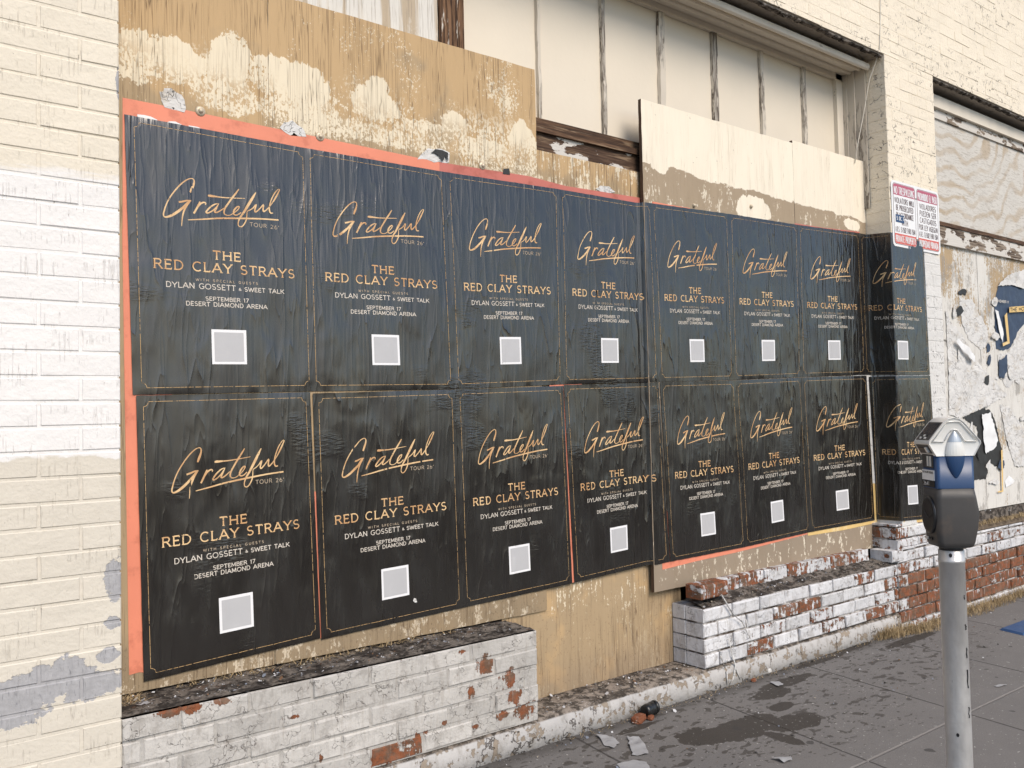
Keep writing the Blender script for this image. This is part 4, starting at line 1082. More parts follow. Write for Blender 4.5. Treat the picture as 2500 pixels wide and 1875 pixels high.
for cols, lift, fr, seed, lab in SHEETS:
    fn = sheet_fn(cols, lift, seed)
    t = thing('concert_poster', lab, 'poster', fn(.5, 1.), PLABEL)
    us = sorted(set([round(k/46, 4) for k in range(47)] + [min(1, max(0, c[0])) for c in cols] + [min(1, max(0, c[0]+.004)) for c in cols]))
    nv = 66; b = MB()
    for j in range(nv+1):
        for u in us: b.v.append(fn(u, j/nv))
    W = len(us)
    for j in range(nv):
        for k in range(W-1):
            q = j*W+k; b.f.append((q, q+W, q+W+1, q+1)); b.a.append(0.)
    part('sheet', b, M['poster'], t, None, True)
    ul, ur, vt, vb = fr
    pf = lambda a, c, l, fn=fn: fn(ul+(ur-ul)*a, vt+(vb-vt)*c, l)
    su, sv = .6, .9
    R = Ribbons(pf, su, sv)
    for q in frame_runs(fr, seed): R.stroke(q, .0014)
    part('border', R.mb, M['goldline'], t)
    R = Ribbons(pf, su, sv)
    for st in GRATEFUL:
        den = []                              # smooth the traced strokes
        for k in range(len(st)-1):
            p0, p1, p2, p3 = st[max(k-1, 0)], st[k], st[k+1], st[min(k+2, len(st)-1)]
            for m in range(3):
                s_ = m/3
                den.append(tuple(.5*((2*p1[i])+(-p0[i]+p2[i])*s_+(2*p0[i]-5*p1[i]+4*p2[i]-p3[i])*s_*s_+(-p0[i]+3*p1[i]-3*p2[i]+p3[i])*s_**3) for i in range(3)))
        den.append(st[-1]); R.stroke([(a, c, w*.92) for a, c, w in den], 0)
    part('script_title', R.mb, M['gold'], t)
    R = Ribbons(pf, su, sv); R.text("TOUR 26'", .646, .832, .329, .3445, .0019, 1., .22); part('tour_line', R.mb, M['dim'], t)
    R = Ribbons(pf, su, sv); R.text('THE', .416, .584, .461, .494, .0044, 1.1, .2, .12); part('small_heading', R.mb, M['gold'], t)
    R = Ribbons(pf, su, sv); R.text('RED CLAY STRAYS', .082, .921, .5105, .5455, .0044, 1.1, .2, .12)
    part('band_name', R.mb, M['gold'], t)
    R = Ribbons(pf, su, sv); R.text('WITH SPECIAL GUESTS', .314, .684, .575, .5845, .0016, 1., .5); part('guest_heading', R.mb, M['dim'], t)
    R = Ribbons(pf, su, sv)
    R.text('DYLAN GOSSETT', .147, .548, .5945, .6145, .0026, 1.1, .14, .10); R.text('&', .566, .583, .603, .613, .0018); R.text('SWEET TALK', .601, .850, .5985, .6145, .0024, 1.1, .12, .10)
    part('guest_names', R.mb, M['ivory'], t)
    R = Ribbons(pf, su, sv); R.text('SEPTEMBER 17', .368, .625, .6448, .6592, .0022, 1.1, .12, .10); part('date_line', R.mb, M['ivory'], t)
    R = Ribbons(pf, su, sv); R.text('DESERT DIAMOND ARENA', .255, .740, .6665, .6822, .0023, 1.1, .14, .10)
    part('venue_line', R.mb, M['ivory'], t)
    b = MB(); b.grid(lambda a, c: pf(.396+.207*a, .911-.138*c, .0012), 30, 30); part('white_square', b, M['white_sq'], t, None, True)
    b = MB(); b.grid(lambda a, c: pf(.412+.175*a, .900-.116*c, .0019), 30, 30); part('grey_field', b, M['grey_sq'], t, None, True)

# older sheets showing round the edges of the black ones
def under(name, label, px, y, mat, cat='poster', yoff=.0012):
    b = MB(); P = [U(*p, y) for p in px]
    b.quad(*[(x, y-yoff, z) for x, z in P]); o = b.build(name, mat); return tag(o, label, cat, 'older posters peeking out behind the black ones')
under('old_poster', 'orange poster strip along the top, from the left pier over the first two black posters', [(299,238.5),(420,262),(600,299),(860,352),(1073,396.5),(1076,640),(299,640)][::-1], YA, M['orange'])
OP = [o for o in COL.objects if o.name.startswith('old_poster')][0]
for q in ([(335,279.5),(352,281),(368,285),(384,293),(384,310),(335,310)], [(404,300),(414,296.5),(428,297),(446,306),(446,320),(404,320)], [(460,306.5),(482,310),(499,318),(499,330),(460,330)]):
    b = MB(); b.quad(*[(x, YA-.0018, z) for x, z in [U(*p, YA) for p in q]][::-1]); b.build('hidden_letter', M['signw'], OP)
under('old_poster', 'orange poster strip running down beside the left brick pier', [(298,560),(420,560),(420,1645),(340,1641),(315,1648)][::-1], YA, M['orange'], 'poster', .0009)
o = under('old_poster', 'faded wine red poster strip above the third and fourth black posters', [(1072.5,396),(1180,413),(1290,430),(1380,454),(1480,470),(1562,483),(1562,640),(1072.5,640)][::-1], YA, M['wine'], 'poster', .0016)
under('old_poster', 'thin orange sliver above the fifth black poster', [(1592,492),(1640,501),(1684,508),(1684,600),(1592,600)][::-1], YE, M['orange'])
under('old_poster', 'thin red sliver above the seventh black poster', [(1940,545),(2010,556),(2098,566),(2098,640),(1940,640)][::-1], YE, M['wine'])
under('old_poster', 'orange poster strip below the fifth and sixth black posters', [(1612,1250),(1990,1180),(1972,1304),(1800,1348),(1700,1370),(1617,1391)][::-1], YE, M['orange'], 'poster', .0009)
under('old_poster', 'yellow poster strip below the seventh black poster', [(1960,1100),(2146,1000),(2150,1274),(2060,1294),(1972,1308)][::-1], YE, M['yellow'], 'poster', .0015)
under('old_poster', 'pale sheet showing between the seventh and eighth black posters', [(2080,905),(2134,905),(2146,1050),(2150,1180),(2120,1180)][::-1], YE, M['paper'], 'poster', .0019)
under('old_poster', 'yellow poster strip under the poster on the narrow pier', [(2204,1150),(2296,1150),(2300,1262),(2262,1272),(2206,1280)][::-1], 0., M['yellow'])
under('old_poster', 'pale and orange sliver between the third and fourth bottom posters', [(1340,930),(1420,930),(1420,1416),(1385,1426)][::-1], YA, M['orange'], 'poster', .0012)
under('old_poster', 'orange sliver between the first and second bottom posters', [(745,1200),(800,1200),(800,1555),(770,1560)][::-1], YA, M['orange'], 'poster', .0012)

# ------------------------------------------------------------------ paper scraps left on the boards
from mathutils.geometry import delaunay_2d_cdt
def fill(Q, fn, step=.018, flip=True):
    """triangulates the outline Q and maps its points through fn"""
    rr = random.Random(len(Q)); ins = []
    def inside(x, y):
        c = False
        for k in range(len(Q)):
            (xa, ya), (xb, yb) = Q[k], Q[k-1]
            if (ya > y) != (yb > y) and x < (xb-xa)*(y-ya)/(yb-ya)+xa: c = not c
        return c
    x0, x1, y0, y1 = min(p[0] for p in Q), max(p[0] for p in Q), min(p[1] for p in Q), max(p[1] for p in Q)
    a = x0
    while a < x1:
        d = y0
        while d < y1:
            p = (a+rr.uniform(-.3, .3)*step, d+rr.uniform(-.3, .3)*step)
            if inside(*p): ins.append(p)
            d += step
        a += step
    vs = [Vector(p) for p in Q+ins]; n = len(Q)
    V, E_, F, *_ = delaunay_2d_cdt(vs, [(k, (k+1) % n) for k in range(n)], [], 1, 1e-6)
    b = MB(); b.v = [fn(v.x, v.y) for v in V]; b.f = [tuple(f) for f in F]; b.a = [0.]*len(F)
    return b
def torn(name, label, px, y, mat, cat='paper scrap', lift=.004, curl=.0, seed=0, group=None, rag=.006):
    """a torn sheet: ragged outline, bowed and lifting off the board"""
    rr = random.Random(seed); P = [U(*p, y) for p in px]; Q = []
    for k in range(len(P)):
        a, c = P[k], P[(k+1) % len(P)]; m = max(2, int(math.hypot(a[0]-c[0], a[1]-c[1])/.02))
        for q in range(m):
            t = q/m; Q.append((a[0]+(c[0]-a[0])*t+rr.uniform(-rag, rag), a[1]+(c[1]-a[1])*t+rr.uniform(-rag, rag)))
    b = fill(Q, lambda x, z: (x, y-max(.0012, lift*.5+.004*(nz(x*14, z*14, seed)+.6*nz(x*37, z*37, seed))*min(1, lift/.004)+curl*max(0, nz(x*9, z*9, seed+3))), z))
    o = b.build(name, mat, None, True)
    return tag(o, label, cat, group)
GP = 'torn paper left on the boards'
torn('paper_scrap', 'white torn paper scrap just above the first orange strip', [(392,228),(400,215),(432,222),(448,240),(456,270),(436,271),(404,262)], YA, M['paper'], seed=1, group=GP, lift=.006)
torn('paper_scrap', 'grey and white torn remnant above the seam of the first two posters', [(682,318),(690,300),(712,294),(738,312),(744,334),(712,328)], YA, M['paper'], seed=2, group=GP)
torn('paper_scrap', 'white torn paper with black print above the wine red strip', [(1020,390),(1036,366),(1070,362),(1096,370),(1096,398),(1060,394)], YA, M['paper'], seed=3, group=GP)
torn('paper_scrap', 'black torn flake on the printed white scrap above the wine strip', [(1052,372),(1064,364),(1092,372),(1094,392),(1084,380),(1080,395),(1070,378)], YA-.006, M['blackp'], seed=4, group=GP, rag=.004)
torn('paper_scrap', 'small torn scrap at the lower right corner of the wide tan board', [(1226,426),(1228,413),(1240,412),(1244,426)], YA, M['blackp'], seed=5, group=GP, rag=.003)
torn('paper_scrap', 'bright white peeled patch on the planks above the wine strip', [(1452,462),(1466,454),(1488,457),(1502,470),(1478,474)], YC, M['paper'], seed=6, group=GP, rag=.004)
torn('paper_scrap', 'white speck of paper at the lower corner of the second bottom poster', [(1008,1466),(1010,1460),(1016,1461),(1018,1470),(1011,1471)], YA-.008, M['paper'], seed=7, group=GP, rag=.001)
s7 = lambda *l: [(2250+.4826*x, 500+.4826*y) for x, y in l]
YT = YF+.001
torn('torn_poster', 'large wrinkled white sheet torn off diagonally, on the far bay board', s7((118,530),(150,600),(205,660),(275,790),(350,870),(432,965),(300,1032),(190,1082),(137,1060),(132,800)), YT, M['paper'], 'torn poster', .006, .012, 11, GP)
torn('torn_poster', 'curled white flap folded over the large torn sheet', s7((168,690),(180,675),(268,765),(262,795),(240,780)), YT-.022, M['signw'], 'torn poster', .012, .02, 12, GP, .003)
torn('torn_poster', 'ragged pale paper residue above the large torn sheet', s7((190,470),(250,480),(330,620),(345,690),(300,740),(240,680),(205,600)), YT, M['paper'], 'torn poster', .003, .0, 13, GP, .012)
torn('torn_poster', 'torn navy poster with yellow bands at the photo edge', s7((385,415),(430,365),(515,335),(600,330),(600,560),(520,600),(480,650),(450,722),(412,738),(376,730),(366,500)), YT, M['navy'], 'torn poster', .004, .006, 14, GP, .004)
torn('torn_poster', 'pale flap hanging over the top of the navy poster', s7((378,412),(440,352),(515,328),(600,326),(600,400),(505,425),(455,405)), YT-.008, M['paper'], 'torn poster', .008, .02, 15, GP, .004)
torn('torn_poster', 'white torn strip down the left side of the navy poster', s7((370,530),(385,540),(412,640),(410,700),(395,660)), YT-.010, M['signw'], 'torn poster', .006, .01, 16, GP, .004)
torn('torn_poster', 'black torn poster shreds low on the far bay board', s7((203,1075),(300,1030),(345,1042),(370,1090),(390,1182),(405,1240),(408,1340),(345,1300),(320,1390),(250,1390),(250,1250),(285,1235),(280,1120)), YT, M['blackp'], 'torn poster', .004, .006, 17, GP, .010)
torn('torn_poster', 'white torn island in the middle of the black shreds', s7((305,1060),(345,1050),(360,1100),(385,1190),(370,1230),(325,1260),(310,1180)), YT-.008, M['signw'], 'torn poster', .006, .01, 18, GP, .008)
torn('torn_poster', 'grey wrinkled sheet at the photo edge right of the black shreds', s7((395,1010),(440,1020),(480,1080),(540,1170),(600,1180),(600,1330),(470,1320),(430,1200)), YT, M['paper'], 'torn poster', .005, .015, 19, GP, .008)
torn('torn_poster', 'small white curl hanging below the grey sheet', s7((420,1400),(438,1370),(470,1395),(440,1420),(425,1432)), YT, M['signw'], 'torn poster', .006, .02, 20, GP, .003)
torn('torn_poster', 'pale torn sheet below the navy poster', s7((385,760),(440,740),(500,640),(600,600),(600,870),(480,880),(430,930),(390,860)), YT, M['paper'], 'torn poster', .003, .006, 21, GP, .010)
torn('torn_poster', 'navy torn strip under the navy poster', s7((388,790),(430,760),(432,840),(415,880),(392,870)), YT-.006, M['navy'], 'torn poster', .004, .0, 22, GP, .006)
rr = random.Random(64)
for k in range(22):
    cx, cy = rr.uniform(130, 560), rr.choice((rr.uniform(420, 900), rr.uniform(1020, 1420))); a, h = rr.uniform(10, 34), rr.uniform(16, 60)
    if cx-a < 126: continue
    pts = [(cx+a*rr.uniform(.5, 1)*math.cos(t), cy+h*rr.uniform(.4, 1)*math.sin(t)) for t in [2*math.pi*q/7 for q in range(7)]]
    dark = k % 3 == 0
    torn('paper_shred', 'small dark paper shred on the scraped far bay board' if dark else 'small pale paper shred on the scraped far bay board', s7(*pts), YT-.0005*k, M['blackp'] if dark and k % 2 else M['navy'] if dark else M['paper'], 'paper shred', .0025, .006, 100+k, 'dark paper shreds on the far bay board' if dark else 'pale paper shreds on the far bay board', .007)
def strip(name, label, px, y, mat):
    b = MB(); P = [U(*p, y) for p in px]
    b.quad(*[(x, y, z) for x, z in P][::-1]); return tag(b.build(name, mat), label, 'poster strip', GP)
strip('poster_strip', 'yellow upright band on the torn navy poster', s7((420,560),(432,545),(446,700),(412,716),(410,700),(434,690)), YT-.020, M['yellow'])
strip('poster_strip', 'yellow heading band across the torn navy poster', s7((444,517),(600,505),(600,535),(444,545)), YT-.020, M['yellow'])
strip('poster_strip', 'thin yellow rule along the black shreds', s7((402,1240),(410,1240),(414,1452),(388,1456),(387,1449),(407,1445)), YT-.012, M['yellow'])
def px_text(name, label, txt, tl, tr, bl, y, w, mat, cat):
    A, B, C_ = U(*tl, y), U(*tr, y), U(*bl, y)
    fn = lambda a, c, l: (A[0]+(B[0]-A[0])*a+(C_[0]-A[0])*c, y-l, A[1]+(B[1]-A[1])*a+(C_[1]-A[1])*c)
    R = Ribbons(fn, math.hypot(B[0]-A[0], B[1]-A[1]), math.hypot(C_[0]-A[0], C_[1]-A[1])); R.text(txt, 0, 1, 0, 1, w)
    return tag(R.mb.build(name, mat), label, cat, GP)
px_text('poster_lettering', 'black capitals on the yellow heading of the navy poster', 'THE HORSEMEN', s7((448,522))[0], s7((590,511))[0], s7((448,540))[0], YT-.021, .004, M['blackp'], 'lettering')
px_text('poster_lettering', 'pale small capitals near the top of the navy poster', 'NOVEMBER 11', s7((372,478))[0], s7((440,487))[0], s7((372,490))[0], YT-.020, .003, M['ivory'], 'lettering')

# ------------------------------------------------------------------ the sign on the narrow pier
sx0, sx1, sz0, sz1 = PX1+.010, PX2-.004, 2.386, 2.808
sg = thing('trespass_sign', 'white two panel no trespassing sign with red headings on the narrow pier', 'sign', (sx0, -.004, sz0))
def rrect(x0, x1, z0, z1, r, y, n=5):
    out = []
    for cx, cz, a in ((x1-r, z0+r, -90), (x1-r, z1-r, 0), (x0+r, z1-r, 90), (x0+r, z0+r, 180)):
        for k in range(n+1):
            t = math.radians(a+90*k/n); out.append((cx+r*math.cos(t), y, cz+r*math.sin(t)))
    return out
b = MB(); b.loft([rrect(sx0, sx1, sz0, sz1, .028, -.004), rrect(sx0, sx1, sz0, sz1, .028, -.0068)]); part('plate', b, M['signw'], sg)
sf = lambda a, c, l: (sx0+(sx1-sx0)*a, -.0070-l, sz1-(sz1-sz0)*c)
SW, SH = sx1-sx0, sz1-sz0
def srect(u0, u1, v0, v1, r, l, top=True, bot=True):
    A = sf(u0, v1, l); B = sf(u1, v0, l); pts = rrect(A[0], B[0], A[2], B[2], r, A[1])
    n = 6
    if not bot: pts[0:n] = [(B[0], A[1], A[2])]; pts[-n:] = [(A[0], A[1], A[2])]
    if not top: pts = pts[0:n]+[(B[0], A[1], B[2]), (A[0], A[1], B[2])]+pts[-n:] if bot else pts
    b = MB(); b.quad(*pts); return b
for (u0, u1), head, rows, foot in (((.030, .482), 'NO TRESPASSING', ['VIOLATORS WILL', 'BE PROSECUTED', 'IN ACCORDANCE', 'WITH', 'A.R.S. 13-1502 THRU 1504'], 'PRIVATE PROPERTY'),
                                  ((.518, .970), 'PROHIBIDO EL PASO', ['VIOLADORES', 'PUEDEN SER', 'CASTIGADOS', 'POR LEY ASEGUN', 'A.R.S. 13-1502 THRU 1504'], 'PROPIEDAD PRIVADA')):
    R = Ribbons(sf, SW, SH); P = [(u0, .17), (u0, .93)]
    bb = srect(u0, u1, .035, .965, .022, .0001); part('panel_rule', bb, M['ink'], sg)
    bb = srect(u0+.007, u1-.007, .042, .958, .020, .0003); part('panel', bb, M['signw'], sg)
    bb = srect(u0+.009, u1-.009, .046, .215, .020, .0006, True, False); part('heading_band', bb, M['signr'], sg)
    bb = srect(u0+.009, u1-.009, .80, .954, .020, .0006, False, True); part('footer_band', bb, M['signr2'], sg)
    R = Ribbons(sf, SW, SH); R.text(head, u0+.022, u1-.022, .095, .195, .0075, 1., .25); part('heading_text', R.mb, M['signw'], sg) if False else None
    for v in R.mb.v: pass
    R2 = Ribbons(lambda a, c, l: sf(a, c, l+.0005), SW, SH); R2.text(head, u0+.022, u1-.022, .092, .198, .0058, 1., .25); part('heading_text', R2.mb, M['signw'], sg)
    R2 = Ribbons(lambda a, c, l: sf(a, c, l+.0005), SW, SH); R2.text(foot, u0+.025, u1-.025, .830, .928, .0052, 1., .25); part('footer_text', R2.mb, M['signw'], sg)
    for k, t_ in enumerate(rows):
        v = .255+k*.110
        w = {4: .04}.get(len(t_), .0) ; m = (u1-u0)
        a0, a1 = (u0+.05, u1-.05) if len(t_) < 14 else (u0+.025, u1-.025)
        if t_ == 'WITH': a0, a1 = u0+m*.34, u0+m*.62
        R2 = Ribbons(lambda a, c, l: sf(a, c, l+.0003), SW, SH); R2.text(t_, a0, a1, v, v+.080, .0040 if k < 4 else .0026, 1., .22); part('sign_row', R2.mb, M['ink'], sg)
b = MB(); A = sf(.065, .63, .0015); B = sf(.235, .515, .0015); b.quad((A[0], A[1], A[2]), (B[0], A[1], A[2]), (B[0], A[1], B[2]), (A[0], A[1], B[2])); part('blue_tape', b, M['blue_lab'], sg)
R = Ribbons(lambda a, c, l: sf(a, c, l+.0018), SW, SH); R.text('5. DC. 7', .082, .222, .545, .595, .0045, 1.); part('tape_text', R.mb, M['signw'], sg)
b = MB(); dome(b, (sx0+sx1)/2, -.0075, sz1-.085, .006, .003); part('bolt', b, M['ink'], sg)

# ------------------------------------------------------------------ wire and nest in the window corner
pts = [U(2150, -260, -.004), U(2150, -60, -.004), U(2149, 60, -.004), U(2147, 118, -.004)]
W = [(x, -.004, z) for x, z in pts]
W += [(5.175, .02, 3.60), (5.168, .08, 3.46), (5.150, .12, 3.24), (5.125, .15, 3.06), (5.095, .158, 2.93)]
b = MB(); b.tube(W, .0028, 6); tag(b.build('hanging_wire', M['wire'], None, True), 'thin pale wire hanging down into the right corner of the window', 'wire')
rr = random.Random(8); b = MB()
for _ in range(46):
    p = Vector((5.08+rr.uniform(-.12, .09), .09+rr.uniform(-.02, .06), 3.606+rr.uniform(-.006, .01))); d = Vector((rr.uniform(-1, 1), rr.uniform(-.5, .5), rr.uniform(-.4, .3))).normalized()*rr.uniform(.03, .08)
    b.tube([p, p+d*.5+Vector((0, 0, rr.uniform(-.008, .008))), p+d], .0012, 4)
tag(b.build('bird_nest', M['straw']), 'scruffy nest of dry twigs on the window moulding', 'nest', None, 'stuff')

# ------------------------------------------------------------------ the parking meter
mt = CAM+ray(2322, 1341)*2.4
zt = mt.z
pm = thing('parking_meter', 'silver and blue parking meter on a galvanized pole', 'parking meter', (mt.x, mt.y, 0), None, math.radians(140.5))
def rr_ring(ax, ay, r, z, n=6, ox=0., bx=None):
    bx = ax if bx is None else bx; out = []
    for cx, cy, a in ((ax-r, ay-r, 0), (-bx+r, ay-r, 90), (-bx+r, -ay+r, 180), (ax-r, -ay+r, 270)):
        for k in range(n+1):
            t = math.radians(a+90*k/n); out.append((cx+r*math.cos(t)+ox, cy+r*math.sin(t), z))
    return out
def circ(r, z, n=28): return [(r*math.cos(2*math.pi*k/n), r*math.sin(2*math.pi*k/n), z) for k in range(n)]
b = MB(); b.loft([circ(.033, z) for z in (0, .3, .6, zt-.035)] + [circ(.0345, zt-.034), circ(.0345, zt-.026), circ(.033, zt-.025), circ(.033, zt-.002), circ(.031, zt)])
po = b.build('pole', M['galv'], pm, True)
b = MB(); b.loft([circ(.0365, .001), circ(.0365, .02), circ(.060, .02) ][::1] if False else [circ(.062, .001), circ(.060, .010), circ(.036, .016)]); b.build('base_plate', M['galv'], pm, True)
b = MB(); b.loft([circ(.031, zt), circ(.031, zt+.010)]); b.build('collar', M['m_blk'], pm, True)
def hole(z, ang, r, name='bolt_hole', mat=None):
    a = math.radians(ang); b = MB(); n = 10; pts = []
    for k in range(n):
        t = 2*math.pi*k/n; q = a+r*math.cos(t)/.033; pts.append((.0334*math.cos(q), .0334*math.sin(q), z+r*1.4*math.sin(t)))
    b.quad(*pts); b.build(name, mat or M['m_blk'], po)
zh = CAM.z
hole(.47 if zt > .6 else .4, 62, .0038); hole(zt-.012, 62, .0042)
rr = random.Random(6)
for k, (zz, h) in enumerate(((.62, .05), (.69, .028), (.53, .03), (.76, .016), (.84, .012))):      # scraps of old black marking on the right of the pole
    b = MB(); n = 5; L, Rr = [], []
    for q in range(n+1):
        z = zz+h*(q/n-.5); a0 = math.radians(118+rr.uniform(-3, 3)); a1 = a0+rr.uniform(.06, .22)
        L.append((.0335*math.cos(a0), .0335*math.sin(a0), z)); Rr.append((.0335*math.cos(a1), .0335*math.sin(a1), z))
    b.quad(*(L+Rr[::-1])); b.build('worn_marking', M['m_blk'], po)
z0 = zt+.008
hb = MB(); hb.loft([rr_ring(.036, .034, .016, z0), rr_ring(.047, .043, .016, z0+.004), rr_ring(.051, .0455, .015, z0+.016), rr_ring(.0535, .0475, .015, z0+.060, bx=.060),
                    rr_ring(.0545, .0480, .015, z0+.094, bx=.0640), rr_ring(.053, .0475, .014, z0+.135, bx=.0575), rr_ring(.0515, .0470, .013, z0+.163, bx=.0515)])
hs = hb.build('housing', M['m_grey'], pm, True)
b = MB(); ell = lambda ry, rz, x: [(x, ry*math.cos(2*math.pi*k/28), z0+.088+rz*math.sin(2*math.pi*k/28)) for k in range(28)]
b.loft([ell(.040, .051, .050), ell(.040, .051, .058), ell(.037, .048, .0605), ell(.030, .040, .0600)]); dd = b.build('coin_door', M['m_blk'], pm, True)
b = MB(); b.tube([(.0612, -.020, z0+.098), (.0612, .004, z0+.080), (.0612, .012, z0+.084), (.0612, .026, z0+.092)], .0008, 5); b.build('door_scratch', M['m_grey'], dd)
for k in (-1, 1):
    b = MB(); b.box(.0525, .0545, -.018+k*.012, -.004+k*.012, z0+.019, z0+.027); b.build('vent_slot', M['m_sil'] if k < 0 else M['m_blk'], hs)
zb0, zb1 = z0+.1625, z0+.252
b = MB(); b.loft([rr_ring(.0515, .0470, .010, zb0), rr_ring(.0515, .0470, .010, zb0+.002), rr_ring(.0512, .0466, .010, zb1)]); bl = b.build('blue_band', M['m_blue'], pm, True)
# dome: six sided when seen from the broad side, drawn through from face to face
prof = [(-.0512, zb1), (-.0702, zb1+.034), (-.0690, zb1+.041), (-.0270, zb1+.0925), (-.0150, zb1+.1020), (0, zb1+.1055), (.0150, zb1+.1020), (.0270, zb1+.0925), (.0690, zb1+.041), (.0702, zb1+.034), (.0512, zb1)]
b = MB(); rings = []
for y, k in ((-.0445, .955), (-.0480, .985), (-.0480, 1.), (.0480, 1.), (.0480, .985), (.0445, .955)):
    rings.append([(x*k, y, zb1+(z-zb1)*k) for x, z in prof])
b.loft(rings); dm = b.build('dome', M['m_sil'], pm)
bevel(dm, .004, 3)
for p in dm.data.polygons: p.use_smooth = True
def facet(name, p0, p1, y0, y1, t0, t1, off, mat, parent):
    """a thin plate on the sloping end face between profile points p0 and p1"""
    d = Vector((p1[0]-p0[0], 0, p1[1]-p0[1])); nrm = Vector((d.z, 0, -d.x)).normalized()
    if nrm.x < 0: nrm = -nrm
    A = Vector((p0[0], 0, p0[1])); q = []
    for t, y in ((t0, y0), (t0, y1), (t1, y1), (t1, y0)):
        q.append(A+d*t+Vector((0, y, 0)))
    b = MB(); top = [v+nrm*off for v in q]; b.loft([[v-nrm*.002 for v in q], top])
    return b.build(name, mat, parent)
pU = (prof[8], prof[7]); pL = (prof[10], prof[9])
fb = facet('face_plate', *pU, -.040, .040, .05, .99, .0012, M['m_grey'], dm)
facet('screen', *pU, -.034, .034, .36, .93, .0022, M['m_scr'], dm)
for i in range(3):
    for j in range(2):
        facet('key', *pU, -.020+i*.013, -.010+i*.013, .10+j*.12, .19+j*.12, .0030, M['m_blk'] if (i+j) % 2 else M['m_sil'], dm)
facet('slot_plate', *pL, -.036, .036, .22, .92, .0016, M['m_grey'], dm)
facet('card_slot', *pL, -.026, .010, .52, .70, .0034, M['m_blk'], dm)
facet('coin_slot', *pL, .016, .028, .35, .75, .0060, M['m_sil'], dm)
# raised chevron and pointed badge on both broad sides
for sgn in (1, -1):
    yb = .0475*sgn
    b = MB(); b.tube([(.0600, yb, zb1+.0395), (.0300, yb, zb1+.0395), (.0245, yb, zb1+.045), (.0150, yb, zb1+.062), (.0070, yb, zb1+.0705), (0, yb, zb1+.0725), (-.0070, yb, zb1+.0705), (-.0150, yb, zb1+.062), (-.0245, yb, zb1+.045), (-.0300, yb, zb1+.0395), (-.0600, yb, zb1+.0395)], .0016, 8)
    b.tube([(.0605, yb, zb1+.0400), (.0225, yb, zb1+.0870), (.0150, yb, zb1+.0930), (0, yb, zb1+.0945), (-.0150, yb, zb1+.0930), (-.0225, yb, zb1+.0870), (-.0605, yb, zb1+.0400)], .0014, 8)
    b.build('chevron', M['m_sil'], dm, True)
    def vesica(za, zb_, n=12, sgn=sgn):
        zc, H = zb1+.003, .066; rings = []
        for k in range(n+1):
            z = za+(zb_-za)*k/n; t = max(-1, min(1, (z-zc)/H)); w = .0255*(1-abs(t)**1.9)**.8+.0003; d = .012*(1-t*t)**.7+.0006
            rings.append([(w*math.cos(a), sgn*(.0455+d*math.sin(a)), z) for a in [math.pi*q/10 for q in range(11)]])
        b = MB()
        for k in range(n):
            for q in range(10):
                i = len(b.v); b.v += [rings[k][q], rings[k][q+1], rings[k+1][q+1], rings[k+1][q]]
                b.f.append((i, i+1, i+2, i+3) if sgn > 0 else (i+3, i+2, i+1, i)); b.a.append(0.)
        return b
    vesica(zb1-.060, zb1-.0005).build('badge', M['m_blue'], bl, True)
    vesica(zb1+.0005, zb1+.038).build('badge', M['m_sil'], dm, True)
    vesica(zb1+.0385, zb1+.068).build('badge', M['m_tip'], dm, True)
xf = .0522
def fplate(name, y0, y1, za, zc, mat, parent, x=xf, t=.0014):
    b = MB(); b.box(x-.001, x+t, y0, y1, za, zc); return b.build(name, mat, parent)
fplate('coin_plate', -.036, .030, zb1-.033, zb1+.004, M['m_grey'], bl)
fplate('coin_strip', -.006, .004, zb1-.029, zb1-.001, M['m_sil'], bl, xf, .0024); fplate('coin_strip', .010, .020, zb1-.029, zb1-.001, M['m_sil'], bl, xf, .0024)
st = fplate('sticker', -.040, .034, zb0+.022, zb0+.050, M['signw'], bl)
nm = fplate('number_plate', -.040, .034, zb0+.004, zb0+.0205, M['m_blk'], bl)
def face_text(txt, y0, y1, za, zc, w, mat, par, name):
    fn = lambda a, c, l: (xf+.0018+l*.3, y0+(y1-y0)*a, zc+(za-zc)*c)
    R = Ribbons(fn, abs(y1-y0), zc-za); R.text(txt, 0, 1, 0, 1, w, 1.); R.mb.build(name, mat, par)
face_text('PAY BY APP PARKING', -.036, .030, zb0+.0405, zb0+.0465, .0009, M['m_blk'], st, 'sticker_text')
face_text('3641', -.032, .004, zb0+.0075, zb0+.0175, .0016, M['signw'], nm, 'number_text')

# ------------------------------------------------------------------ loose things on the ledges and the pavement
def rock(name, label, c, s, mat, cat, seed, group=None, rot=0., flatb=.6):
    bm = bmesh.new(); bmesh.ops.create_icosphere(bm, subdivisions=3, radius=1.)
    for v in bm.verts:
        p = v.co.copy(); q = max(abs(p.x), abs(p.y), abs(p.z)); p = p*(1-flatb)+p/q*flatb*.85
        p *= 1+.18*mnoise.noise(p*1.4+Vector((seed, 0, 0)))+.07*mnoise.noise(p*4+Vector((0, seed, 0)))
        v.co = Vector((p.x*s[0], p.y*s[1], p.z*s[2]))
    bmesh.ops.rotate(bm, verts=bm.verts, cent=(0, 0, 0), matrix=Matrix.Rotation(rot, 3, 'Z'))
    me = bpy.data.meshes.new(name); bm.to_mesh(me); bm.free(); me.materials.append(mat)
    o = bpy.data.objects.new(name, me); o.location = c; COL.objects.link(o)
    return tag(o, label, cat, group)
b = MB(); b.brick(-.108, .108, -.050, .050, 0, .070, .006, random.Random(5), .62, .003)
o = b.build('loose_brick', M['w2']); o.location = (3.432, .062, .440); o.rotation_euler = (0, 0, .04); bevel(o, .005)
tag(o, 'loose red brick lying on the corner of the low wall', 'brick')
